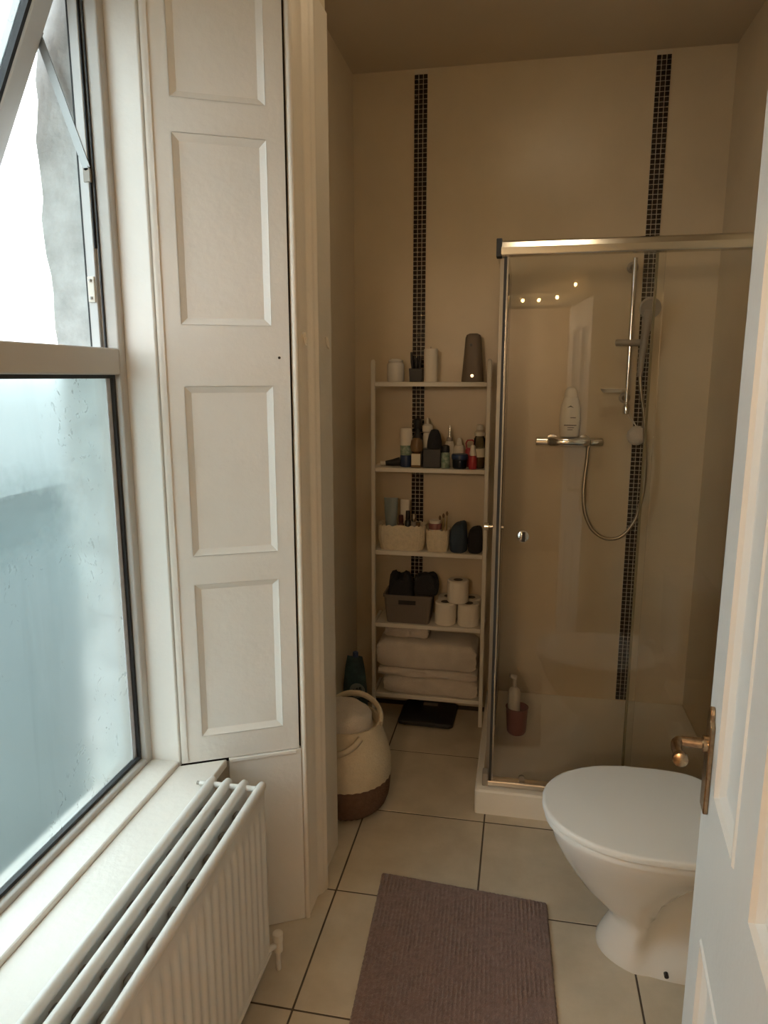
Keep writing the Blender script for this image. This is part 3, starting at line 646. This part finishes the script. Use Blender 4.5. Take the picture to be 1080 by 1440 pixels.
t = lathe_thing('clear_pump_bottle', 'clear bottle with white pump at the end of the shelf', 'bottle', -0.181, 3.15, z, [
    ('body', [(0.022,0),(0.0245,0.004),(0.0245,0.13),(0.018,0.142)], 'clearpl'), ('liquid', [(0.020,0.003),(0.0225,0.006),(0.0225,0.085)], 'amber'),
    ('label', [(0.0248,0.05),(0.0248,0.088)], 'label'), ('collar', [(0.021,0.1425),(0.023,0.146),(0.023,0.158),(0.010,0.166)], 'white_pl'), ('pump', [(0.012,0.1665),(0.014,0.17),(0.013,0.19),(0.006,0.193)], 'white_pl')], G2)
# third shelf: baskets and pouches
z = SZ[2]+e
def woven_basket(name, label, x0, x1, y0, y1, h, flare, scall):
    cx, cy = (x0+x1)/2, (y0+y1)/2; hx, hy = (x1-x0)/2, (y1-y0)/2
    t = thing(name, label, 'basket', (cx, cy, z), group='cream woven baskets on the third shelf')
    n = 120; rings = []
    def ring(k, zz, inner=0.0, wav=0.0, rib=1.0):
        out = []
        for i in range(n):
            a = 2*PI*i/n; c, s = math.cos(a), math.sin(a)
            ex, ey = math.copysign(abs(c)**0.55, c), math.copysign(abs(s)**0.55, s)
            rb = 1 + 0.012*math.cos(a*30)*rib
            out.append((cx+(hx*k-inner)*ex*rb, cy+(hy*k-inner)*ey*rb, zz+wav*abs(math.cos(a*scall))))
        return out
    lv = 12
    for k in range(lv+1):
        f = k/lv; bulge = 0.84+0.16*math.sin(min(1, f*1.15+0.25)*PI/2)
        rings.append(ring(bulge+0.012*(k % 2)+flare*f*f, z+h*f, 0, 0.008 if k == lv else 0))
    for f in (0.95, 0.5, 0.06): rings.append(ring(0.84+0.16*math.sin(min(1, f*1.15+0.25)*PI/2)+flare*f*f, z+h*f, 0.006, 0, 0))
    build('woven_wall', MB().loft(rings), 'wicker', t, smooth=70)
    return t
woven_basket('woven_basket', 'wide cream woven basket full of cosmetics on the third shelf', -0.632, -0.416, 3.10, 3.23, 0.110, 0.02, 12)
woven_basket('woven_basket', 'small cream woven basket beside the navy pouch', -0.408, -0.306, 3.10, 3.20, 0.095, 0.03, 8)
G3 = 'cosmetics in the wide basket'
def tube_item(name, label, x, y, h, wd, m, capm, z0, group):
    t = thing(name, label, 'tube', (x, y, z0), group=group)
    rings = []
    for f, a, b in ((0.0,0.55,0.55),(0.2,0.7,0.62),(0.6,0.9,0.4),(1.0,1.0,0.08)):
        rings.append([(x+wd/2*a*math.cos(2*PI*i/20), y+wd/2*b*math.sin(2*PI*i/20), z0+0.03+h*f) for i in range(20)])
    build('tube_body', MB().loft(rings), m, t, smooth=50)
    build('tube_cap', MB().lathe((x, y, z0), [(wd*0.26,0),(wd*0.27,0.003),(wd*0.27,0.03)], 16), capm, t, smooth=40)
    return t
zi = z+0.012
tube_item('cosmetic_tube', 'grey blue squeeze tube standing in the wide woven basket', -0.578, 3.165, 0.19, 0.066, 'greytube', 'white_pl', zi, G3)
tube_item('cosmetic_tube', 'white squeeze tube standing in the wide woven basket', -0.516, 3.185, 0.18, 0.046, 'white_pl', 'black', zi, G3)
for k, (x, y, h, m, lb) in enumerate(((-0.528,3.145,0.145,'darkred','wine red bottle in the wide woven basket'),(-0.497,3.15,0.165,'black','taller black bottle in the wide woven basket'),
                             (-0.470,3.16,0.150,'greypl','grey bottle at the right of the wide woven basket'),(-0.448,3.14,0.115,'amber','short amber bottle in the wide woven basket'))):
    lathe_thing('cosmetic_bottle', lb, 'bottle', x, y, zi, [('body', [(0.012,0),(0.014,0.004),(0.014,h*0.7),(0.009,h*0.76)], m), ('cap', [(0.010,h*0.765),(0.011,h*0.78),(0.010,h)], m if m != 'greypl' else 'chrome')], G3)
lathe_thing('white_tub', 'white lidded tub in the small woven basket', 'tub', -0.372, 3.155, zi, [('body', [(0.026,0),(0.028,0.004),(0.028,0.085)], 'white_pl'), ('lid', [(0.030,0.0855),(0.030,0.108),(0.027,0.112)], 'pink'), ('lid_top', [(0.027,0.1125),(0.027,0.125)], 'white_pl')])
for k in range(3):
    x = -0.346+0.011*k; y = 3.165-0.008*k
    t = thing('makeup_brush', ('shortest', 'middle', 'tallest')[k]+' gold makeup brush standing in the small woven basket', 'brush', (x, y, zi), group='gold brushes in the small basket')
    tp = (x+0.006*(k-1), y, zi+0.125+0.012*k)
    build('handle', MB().tube([(x,y,zi),tp], 0.003, 8), 'gold', t, smooth=50)
    build('bristles', MB().tube([tp,(tp[0],tp[1],tp[2]+0.012),(tp[0],tp[1],tp[2]+0.02)], [0.004,0.006,0.002], 8), 'amber', t, smooth=50)
def pouch(name, label, cx, cy, hx, hy, h, slope, m):
    rings = []
    for f, k in ((0,0.90),(0.04,0.99),(0.3,1.03),(0.6,1.0),(0.8,0.93),(0.92,0.8),(0.98,0.6),(1.0,0.3)):
        rings.append([(cx+hx*k*math.copysign(abs(math.cos(a))**0.6,math.cos(a))*(1+0.04*math.sin(3*a+f*7)), cy+hy*(0.35+0.65*k)*math.sin(a)*(1+0.06*math.cos(4*a+f*5)), z+h*f*(1+slope*math.cos(a)*k)) for a in [2*PI*i/28 for i in range(28)]])
    t = thing(name, label, 'pouch', (cx, cy, z), group='fabric pouches on the third shelf')
    build('fabric_body', MB().loft(rings), m, t, smooth=60)
    build('zip_pull', MB().box(cx+hx*0.15, cx+hx*0.35, cy-0.004, cy+0.004, z+h*1.0, z+h*1.06), m, t, bevel=0.001, seg=1)
pouch('fabric_pouch', 'navy fabric pouch on the third shelf', -0.265, 3.155, 0.040, 0.05, 0.130, 0.16, 'navy')
pouch('fabric_pouch', 'black fabric pouch next to the unit post', -0.189, 3.155, 0.033, 0.05, 0.112, 0.10, 'blackcloth')
# fourth shelf
z = SZ[1]+e
t = thing('plastic_basket', 'grey brown ribbed plastic basket with a slot handle', 'basket', (-0.49, 3.17, z))
bx0, bx1, by0, by1, bh = -0.600, -0.378, 3.095, 3.25, 0.135
mb = MB()
def brick_ring(k, zz): 
    ox, oy = 0.012*(1-k), 0.008*(1-k)
    return rr(bx0+ox, bx1-ox, by0+oy, by1-oy, 0.018, zz)
def inn(r, cx, cy, d): return [(p[0]-math.copysign(d, p[0]-cx), p[1]-math.copysign(d, p[1]-cy), p[2]) for p in r]
bc = ((bx0+bx1)/2, (by0+by1)/2)
mb.loft([brick_ring(0, z), brick_ring(1, z+bh-0.012), brick_ring(1.4, z+bh-0.012), brick_ring(1.4, z+bh), inn(brick_ring(1, z+bh), *bc, 0.003), inn(brick_ring(0, z+0.004), *bc, 0.003)])
build('basket_wall', mb, 'greybasket', t, smooth=40)
for k in range(16):
    x = bx0+0.02+k*(bx1-bx0-0.04)/15
    for j in range(1):
        build('rib', MB().loft([[(x-0.0045,by0+0.0075,z+0.004),(x+0.0045,by0+0.0075,z+0.004),(x+0.0045,by0+0.011,z+0.004),(x-0.0045,by0+0.011,z+0.004)],
                            [(x-0.0045,by0+0.0008,z+0.085),(x+0.0045,by0+0.0008,z+0.085),(x+0.0045,by0+0.006,z+0.085),(x-0.0045,by0+0.006,z+0.085)]]), 'greybasket', t)
build('slot_handle', MB().box(-0.530,-0.450,by0-0.0008,by0+0.004,z+0.092,z+0.112), 'black', t)
def cloth_heap(name, label, cat, cx, cy, z0, hx, hy, h, m, seed, group=None, p=0.6):
    rnd = random.Random(seed); ph = [rnd.uniform(0,6) for _ in range(8)]
    rings = []; n = 48
    for f, k in ((0,0.9),(0.06,0.98),(0.25,1.02),(0.5,1.0),(0.75,0.97),(0.9,0.9),(0.98,0.72),(1.0,0.4)):
        rings.append([(cx+hx*k*math.copysign(abs(math.cos(a))**p,math.cos(a))*(1+0.03*math.sin(5*a+ph[0]+f*6)), cy+hy*k*math.copysign(abs(math.sin(a))**p,math.sin(a))*(1+0.04*math.sin(4*a+ph[1]+f*8)),
                       z0+h*f*(1+(0.07*math.sin(2*a+ph[2])+0.05*math.sin(3*a+ph[3])+0.03*math.sin(9*a+ph[4])) if f > 0.3 else 1)) for a in [2*PI*i/n for i in range(n)]])
    o = build(name, MB().loft(rings), m, loc=(cx,cy,z0), smooth=70)
    return tag(o, label, cat, group)
cloth_heap('dark_towel', 'black bundled cloth heaped in the plastic basket', 'towel', -0.529, 3.172, z+0.01, 0.058, 0.060, 0.205, 'blackcloth', 3)
cloth_heap('dark_towel', 'second black cloth roll lying over the plastic basket rim', 'towel', -0.408, 3.150, z+bh+0.003, 0.056, 0.055, 0.088, 'blackcloth', 5)
def roll(x, y, zz, label):
    t = thing('toilet_roll', label, 'toilet roll', (x, y, zz), group='toilet rolls on the fourth shelf')
    build('paper', MB().lathe((x,y,zz), [(0.020,0.002),(0.044,0),(0.049,0.004),(0.0495,0.05),(0.049,0.101),(0.044,0.105),(0.022,0.103),(0.021,0.098)], 28), 'paper', t, smooth=40)
    build('cardboard_core', MB().lathe((x,y,zz+0.0), [(0.0215,0.001),(0.0215,0.104),(0.0195,0.104),(0.0195,0.001)], 20), 'card', t, smooth=40)
    build('core_hole', MB().lathe((x,y,zz), [(0.0192,0.095),(0.0192,0.1035)], 20), 'black', t)
roll(-0.317, 3.142, z, 'toilet roll on the fourth shelf next to the plastic basket')
roll(-0.212, 3.142, z, 'toilet roll on the fourth shelf next to the unit post')
roll(-0.312, 3.232, z, 'toilet roll behind the roll next to the plastic basket')
roll(-0.208, 3.232, z, 'toilet roll behind the roll next to the unit post')
roll(-0.262, 3.148, z+0.106, 'toilet roll stacked on top of the other rolls')
# bottom shelf: folded towels
z = SZ[0]+e
def folded(name, label, x0, x1, y0, y1, z0, h, fracs, seed):
    """a folded towel: rounded folds to the front, layers lying on one another"""
    rnd = random.Random(seed); t = thing(name, label, 'towel', ((x0+x1)/2, (y0+y1)/2, z0), group='folded towels on the bottom shelf')
    n = 40; zb = z0
    for fr_ in fracs:
        lh = h*fr_; rings = []; ph = rnd.uniform(0, 6); ph2 = rnd.uniform(0, 6)
        sh0 = rnd.uniform(-0.006, 0.006)
        for i in range(n+1):
            f = i/n; x = x0+(x1-x0)*f + sh0
            endt = min(1.0, 0.6+7*min(f, 1-f)) ** 0.7
            zc = zb+lh*0.5; rz = lh*0.5*endt*0.985
            pts = [(x, y1, zc-rz)]
            for q in range(9):
                a = -PI/2+PI*q/8
                w_ = 0.007*math.sin(4*f*PI+ph+2*a)+0.005*math.sin(11*f+ph2-3*a)+rnd.uniform(-0.0012, 0.0012)
                pts.append((x+0.003*math.sin(6*a+ph), y0+0.012+0.02*(1-math.cos(a)**0.6)+w_*abs(math.cos(a)), zc+rz*math.sin(a)))
            pts += [(x, (y0+y1)/2, zc+rz), (x, y1, zc+rz*0.97)]
            rings.append(pts)
        build('towel_layer', MB().loft(rings), 'towel', t, smooth=60)
        zb += lh
folded('folded_towel', 'smaller folded white towel lying on the bottom shelf', -0.603, -0.165, 3.078, 3.27, z, 0.088, (1.0,), 11)
folded('folded_towel', 'thick folded white towel on top of the smaller towel', -0.626, -0.164, 3.072, 3.27, z+0.0885, 0.170, (0.24, 0.76), 12)
folded('folded_towel', 'thin white cloth lying on the thick folded towel', -0.605, -0.40, 3.13, 3.27, z+0.2595, 0.050, (1.0,), 13)
# scale on the floor
sc = thing('bathroom_scale', 'flat black bathroom scale on the floor under the shelves', 'scale', (-0.39, 3.14, 0))
mb = MB(); cr, sr_ = math.cos(R(-2)), math.sin(R(-2))
def rot(p): x, y = p[0]+0.39, p[1]-3.14; return (-0.39+x*cr-y*sr_, 3.14+x*sr_+y*cr, p[2])
mb.loft([[rot(p) for p in rr(-0.52+i, -0.262-i, 3.028+i, 3.262-i, 0.02, zz)] for i, zz in ((0.004,0.008),(0,0.012),(0,0.024),(0.004,0.028))])
build('platform', mb, 'black', sc, smooth=40)
build('display', MB().box(-0.425,-0.355,3.21,3.238,0.0278,0.0288), 'greypl', sc)
for x in (-0.49, -0.295):
    for y in (3.06, 3.23): build('foot', MB().lathe((x,y,0), [(0.012,0),(0.013,0.010)], 12), 'black', sc)

# ------------------------------------------------------------------ laundry basket and pouch by the left wall
lb = thing('laundry_basket', 'round belly basket, cream above and brown below, on the floor', 'basket', (-0.605, 2.40, 0))
cx, cy = -0.605, 2.400
def wovenlathe(prof, seg=72, amp=0.0022):
    rings = []
    for k, (r, zz) in enumerate(prof):
        rings.append([(cx+(r+amp*math.cos(seg/2*2*PI*i/seg+PI*(k % 2)))*math.cos(2*PI*i/seg), cy+(r+amp*math.cos(seg/2*2*PI*i/seg+PI*(k % 2)))*math.sin(2*PI*i/seg), zz) for i in range(seg)])
    return rings
def interp(pts, n):
    out = []
    for k in range(n+1):
        zz = pts[0][1]+(pts[-1][1]-pts[0][1])*k/n
        for (r0,z0),(r1,z1) in zip(pts, pts[1:]):
            if z0 <= zz <= z1+1e-9:
                f = (zz-z0)/(z1-z0); f2 = f; out.append((r0+(r1-r0)*f2, zz)); break
    return out
low = [(0.120,0.0),(0.143,0.02),(0.157,0.06),(0.164,0.134)]
up = [(0.164,0.134),(0.166,0.16),(0.163,0.20),(0.152,0.25),(0.138,0.285),(0.130,0.315),(0.128,0.345)]
build('jute_base', MB().loft(wovenlathe(interp(low, 10))), 'jute', lb, smooth=70)
r_up = wovenlathe(interp(up, 22)); r_in = wovenlathe([(0.122,0.345),(0.122,0.30)], amp=0)
build('cotton_upper', MB().loft(r_up+r_in, cap0=False), 'rope', lb, smooth=70)
hp = [(cx+0.128*math.cos(R(a)), cy+0.128*math.sin(R(a)), zz) for a, zz in ((0,0.335),(15,0.352),(35,0.366),(55,0.378),(80,0.388),(105,0.383),(125,0.362),(145,0.335))]
build('handle', MB().tube(smooth_pts(hp, 4), 0.009, 8, flat=1.6), 'rope', lb, smooth=60)
hp = [(cx+(0.130+dr)*math.cos(R(a)), cy+(0.130+dr)*math.sin(R(a)), zz) for a, zz, dr in ((225,0.325,0.008),(235,0.305,0.022),(250,0.285,0.026),(265,0.28,0.026),(280,0.29,0.024),(295,0.31,0.016),(305,0.33,0.006))]
build('handle', MB().tube(smooth_pts(hp, 4), 0.009, 8, flat=1.6), 'rope', lb, smooth=60)
cloth_heap('laundry_towel', 'cream towel stuffed in the belly basket', 'towel', cx-0.01, cy, 0.301, 0.105, 0.108, 0.085, 'towel', 21, p=0.95)
pb = thing('detergent_pouch', 'dark teal shiny refill pouch standing beside the shelving unit', 'pouch', (-0.705, 2.98, 0))
rings = []
for f, a, b in ((0,0.8,1.0),(0.05,0.95,1.0),(0.3,1.0,0.95),(0.6,0.95,0.7),(0.85,0.8,0.35),(1.0,0.62,0.07)):
    rings.append([(-0.708+0.058*a*math.cos(2*PI*i/28), 2.97+0.04*b*math.sin(2*PI*i/28)+0.004*math.sin(6*PI*i/28+f*5), 0.355*f) for i in range(28)])
build('pouch_body', MB().loft(rings), 'teal', pb, smooth=60)
build('spout_cap', MB().lathe((-0.705,2.97,0.352), [(0.012,0),(0.013,0.003),(0.013,0.02),(0.010,0.024)], 14), 'blue', pb, smooth=40)
pts = [(-0.700+0.010*(k/2-2)+0.0, 2.930-0.0, 0.20+0.014*math.sin(k*2.1)+0.004*k/2) for k in range(9)]
build('printed_patch', MB().loft([[( -0.690+0.036*math.cos(2*PI*i/20)*s, y, 0.205+0.034*math.sin(2*PI*i/20)*s) for i in range(20)] for s, y in ((1,2.936),(1,2.931),(0.9,2.929))]), 'greytube', pb, smooth=40)
build('printed_writing', MB().tube(smooth_pts([(p[0]+0.010, 2.9285, p[2]) for p in pts], 4), 0.0025, 6), 'black', pb, smooth=60)

# ------------------------------------------------------------------ toilet
to = thing('toilet', 'white ceramic toilet with closed lid beside the open door', 'toilet', (0.45, 1.88, 0))
AY = 1.88
def egg(xf, xb, wd, zz, n=56, xm=0.55, p=2.1):
    """xf front tip, xb back; widest at fraction xm"""
    xc = xf+(xb-xf)*xm; out = []
    for i in range(n):
        a = 2*PI*i/n; c, s = math.cos(a), math.sin(a)
        hx = (xb-xc) if c > 0 else (xc-xf); pp = 4.0 if c > 0 else p
        x = xc+hx*math.copysign(abs(c)**(2/pp), c); y = AY+wd*math.copysign(abs(s)**(2/pp), s)
        out.append((x, y, zz))
    return out
bl = [(0.0,0.262,0.70,0.140),(0.012,0.262,0.70,0.140),(0.03,0.270,0.69,0.132),(0.06,0.284,0.68,0.122),(0.09,0.296,0.67,0.115),(0.115,0.297,0.66,0.113),(0.144,0.262,0.65,0.115),(0.19,0.214,0.645,0.123),
      (0.238,0.180,0.64,0.138),(0.285,0.150,0.64,0.158),(0.333,0.127,0.64,0.182),(0.36,0.120,0.64,0.193),(0.378,0.118,0.64,0.197),(0.386,0.122,0.638,0.194)]
rings = []
for zz, xf, xb, wd in bl:
    rg = []
    for (x, y, z_) in egg(xf, xb, wd, zz):
        f_ = max(0.0, min(1.0, (x-0.345-0.36*max(0.0, zz-0.05))/0.055)); f_ = f_*f_*(3-2*f_); k = f_*math.exp(-((zz-0.165)/0.115)**2)*0.92
        rg.append((x, AY+(y-AY)*(1-k), z_))
    rings.append(rg)
pan = build('pan', MB().loft(rings), 'ceramic', to, smooth=60)
build('screw_hole_disc', MB().tube([(0.430,1.7415,0.030),(0.430,1.7535,0.031)], 0.006, 12), 'black', pan)  # black disc: dark of an empty screw hole put in as colour
build('outlet', MB().tube([(0.56,AY,0.16),(0.66,AY,0.16),(0.781,AY,0.16)], 0.045, 20), 'ceramic', pan, smooth=50)
def slab(z0, z1, xf, xb, wd, rd=0.006):
    return MB().loft([egg(xf+rd,xb-rd,wd-rd,z0,xm=0.56), egg(xf,xb,wd,z0+rd*0.7,xm=0.56), egg(xf,xb,wd,z1-rd*0.8,xm=0.56), egg(xf+rd*0.5,xb-rd*0.5,wd-rd*0.5,z1-rd*0.2,xm=0.56), egg(xf+rd*1.6,xb-rd*1.6,wd-rd*1.6,z1,xm=0.56)])
build('seat', slab(0.3875, 0.4075, 0.100, 0.588, 0.214), 'plastic_seat', to, smooth=50)
build('seat_lid', slab(0.4095, 0.4305, 0.094, 0.592, 0.221), 'plastic_seat', to, smooth=50)
for y in (1.80, 2.01): build('hinge', MB().box(0.57, 0.615, y-0.03, y+0.03, 0.386, 0.445), 'plastic_seat', to, bevel=0.006)
build('cistern', MB().loft([rr(0.645+i, 0.781, 1.70+i, 2.07-i, 0.02, zz) for i, zz in ((0.012,0.387),(0.004,0.42),(0,0.74))]), 'ceramic', to, smooth=40)
cl = build('cistern_lid', MB().loft([rr(0.638+i, 0.781, 1.692+i, 2.078-i, 0.02, zz) for i, zz in ((0,0.741),(0,0.765),(0.008,0.772))]), 'ceramic', to, smooth=40)
build('flush_button', MB().lathe((0.71,1.885,0.772), [(0.022,0),(0.022,0.005),(0.018,0.007)], 20), 'chrome', cl, smooth=40)
build('deck', MB().box(0.57, 0.70, 1.78, 1.98, 0.34, 0.3865), 'ceramic', to, bevel=0.008)

# ------------------------------------------------------------------ bath mat
mb = MB(); nx, ny = 130, 200
c00, c10, c11, c01 = Vector((-0.362,1.235)), Vector((0.155,1.20)), Vector((0.127,1.985)), Vector((-0.397,2.023))
rnd = random.Random(4)
def patchy(x, y): return 0.5+0.5*math.sin(9*x+2*math.sin(7*y))*math.sin(6.5*y+1.7*math.sin(5*x))
top = []
for j in range(ny+1):
    for i in range(nx+1):
        f, g = i/nx, j/ny
        p = (c00*(1-f)+c10*f)*(1-g)+(c01*(1-f)+c11*f)*g
        ed = min(f, 1-f)*0.52; eg = min(g, 1-g)*0.79
        h = 0.014*min(1, (min(ed, eg)/0.006+0.15))**0.5
        h += (0.0026*(1 if i % 3 == 0 else -0.4)*(0.2+1.2*patchy(p.x*3, p.y*3)) + rnd.uniform(-0.0016, 0.0016))*(1 if min(ed,eg) > 0.004 else 0)
        jx = rnd.uniform(-0.0012, 0.0012)
        top.append((p.x+jx, p.y+jx, max(0.003, h)))
fs = [(j*(nx+1)+i, j*(nx+1)+i+1, (j+1)*(nx+1)+i+1, (j+1)*(nx+1)+i) for j in range(ny) for i in range(nx)]
mb.add(top, fs)
bord = [i for i in range(nx+1)]+[j*(nx+1)+nx for j in range(1, ny+1)]+[ny*(nx+1)+i for i in range(nx-1, -1, -1)]+[j*(nx+1) for j in range(ny-1, 0, -1)]
base = len(mb.v); mb.v += [(mb.v[b][0], mb.v[b][1], 0.0008) for b in bord]
for k in range(len(bord)):
    k2 = (k+1) % len(bord); mb.f.append((bord[k2], bord[k], base+k, base+k2))
mb.f.append(tuple(base+k for k in range(len(bord)-1, -1, -1)))
tag(build('bath_mat', mb, 'mat', loc=(-0.12, 1.6, 0.0), smooth=60), 'mauve brown ribbed cotton bath mat on the tiled floor', 'bath mat')

# ------------------------------------------------------------------ door (built along local x from the hinge, visible face at y = 0)
ua = R(5.5); ex, ey = 0.3227, 1.177; DW = 0.70
dr = thing('door_1', 'white panelled door standing open with a brass lever handle', 'door', (ex-DW*math.sin(ua), ey-DW*math.cos(ua), 0.006), rotz=PI/2-ua, kind='structure')
def dbox(mb, x0, x1, y0, y1, z0, z1): mb.box(x0, x1, y0, y1, z0, z1)
c1, c2, c3, c4 = DW-0.265, DW-0.100, DW-0.530, DW-0.365   # panel columns measured from the free edge
cols = [(c1, c2), (c3, c4)]; rows = [(0.20, 0.705), (0.950, 1.86)]
mb = MB(); T = -0.040
dbox(mb, 0, c3, T, 0, 0, 1.99); dbox(mb, c4, c1, T, 0, 0, 1.99); dbox(mb, c2, DW, T, 0, 0, 1.99)
for (a, b) in cols:
    dbox(mb, a, b, T, 0, 0, rows[0][0]); dbox(mb, a, b, T, 0, rows[0][1], rows[1][0]); dbox(mb, a, b, T, 0, rows[1][1], 1.99)
build('stile_and_rail_frame', mb, 'door_white', dr, local=True)
for (a, b) in cols:
    for (c, d) in rows:
        mb = MB()
        for sgn, y0 in ((1, 0.0), (-1, T)):
            def ring(i, dep): return [(a+i, y0-sgn*dep, c+i), (b-i, y0-sgn*dep, c+i), (b-i, y0-sgn*dep, d-i), (a+i, y0-sgn*dep, d-i)]
            mb.loft([ring(0,0.0), ring(0.003,-0.003), ring(0.008,-0.003), ring(0.011,0.004), ring(0.020,0.012), ring(0.024,0.013)], cap0=False)
        build('door_panel', mb, 'door_white', dr, local=True)
# handle
px = DW-0.042; hz = 1.012
hw = 0.018
pts = [(px-hw, hz-0.114), (px+hw, hz-0.114), (px+hw, hz+0.038), (px+hw*0.55, hz+0.045)] + [(px+hw*0.55*math.cos(R(a)), hz+0.053+0.013*math.sin(R(a))) for a in (10,50,90,130,170)] + [(px-hw*0.55, hz+0.045), (px-hw, hz+0.038)]
pl_ = build('handle_plate', MB().prism_y([(p[0], p[1]) for p in pts], 0.0, 0.008), 'brass', dr, local=True, bevel=0.002)
build('spindle_collar', MB().tube([(px,0.008,hz),(px,0.014,hz),(px,0.016,hz),(px,0.047,hz)], [0.014,0.014,0.009,0.008], 16), 'brass', pl_, local=True, smooth=40)
lv = smooth_pts([(px,0.044,hz),(px-0.002,0.051,hz),(px-0.012,0.055,hz-0.001),(px-0.03,0.055,hz-0.003),(px-0.045,0.053,hz-0.004)], 4)
build('lever', MB().tube(lv, [0.0075+0.001*math.sin(PI*k/(len(lv)-1)) for k in range(len(lv))], 14), 'brass', pl_, local=True, smooth=50)
build('lever_knob', MB().tube([(px-0.044,0.053,hz-0.004),(px-0.047,0.053,hz-0.004),(px-0.057,0.053,hz-0.004),(px-0.060,0.053,hz-0.004)], [0.008,0.0115,0.0115,0.006], 14), 'brass', pl_, local=True, smooth=40)
build('latch_plate', MB().box(DW-0.0005, DW+0.0012, T+0.009, -0.009, hz-0.06, hz+0.06), 'brass', dr, local=True)
for zz in (0.25, 1.75): build('hinge', MB().tube([(-0.003,0.004,zz),(-0.003,0.004,zz+0.09)], 0.006, 10), 'brass', dr, local=True, smooth=40)

# ------------------------------------------------------------------ fairy lights over the doorway (seen mirrored in the shower glass)
fl = thing('fairy_lights', 'string of small warm fairy lights over the doorway behind the viewer', 'string lights', (0, YB+0.017, 2.05))
fp = [(-0.52,2.06),(-0.42,2.045),(-0.32,2.05),(-0.22,2.038),(-0.12,2.05),(-0.022,2.041),(0.071,2.043),(0.175,2.057),(0.276,2.126)]
build('wire', MB().tube(smooth_pts([(x, YB+0.0205, z) for x, z in fp], 4), 0.0016, 6), 'wire', fl)
ico = MB()
bm = bmesh.new(); bmesh.ops.create_icosphere(bm, subdivisions=1, radius=0.011)
iv = [tuple(v.co) for v in bm.verts]; jf = [tuple(v.index for v in f.verts) for f in bm.faces]; bm.free()
for x, z in fp:
    mb = MB(); mb.add([(x+v[0], YB+0.034+v[1], z+v[2]) for v in iv], jf); build('bulb', mb, 'bulb', fl)

# ------------------------------------------------------------------ unseen hall globe, added to warm the back through the doorway
M['globe'] = emit_mat('added_warm_globe', (1.0, 0.71, 0.44), 54.0)
hp_ = thing('added_hall_globe', 'unseen warm globe added in the hall to light the back', 'added light', (-0.42, -1.2, ZC))
build('globe', MB().lathe((-0.42, -1.2, 1.93), [(0.12*math.sin(PI*k/12)+0.0005, -0.12*math.cos(PI*k/12)) for k in range(13)], 24), 'globe', hp_, smooth=60)
build('cord', MB().tube([(-0.42, -1.2, 2.05), (-0.42, -1.2, ZC-0.02)], 0.003, 8), 'white_pl', hp_)
build('ceiling_rose', MB().lathe((-0.42, -1.2, ZC-0.025), [(0.02, 0), (0.045, 0.012), (0.05, 0.025)], 20), 'white_pl', hp_, smooth=40)

# ------------------------------------------------------------------ unseen dome above the frame, added to lift the back of the room
M['dome'] = emit_mat('added_warm_dome', (1.0, 0.77, 0.49), 8.0)
cl_ = thing('added_dome_light', 'unseen warm dome added on the ceiling to brighten the back', 'ceiling lamp', (0.10, 2.10, ZC))
build('rim', MB().lathe((0.10, 2.10, ZC-0.03), [(0.15, 0), (0.155, 0.004), (0.155, 0.03)], 32), 'chrome', cl_, smooth=40)
build('opal_dome', MB().lathe((0.10, 2.10, ZC-0.0305), [(0.01, -0.058), (0.06, -0.052), (0.10, -0.038), (0.13, -0.018), (0.145, 0.0)], 32), 'dome', cl_, smooth=60)
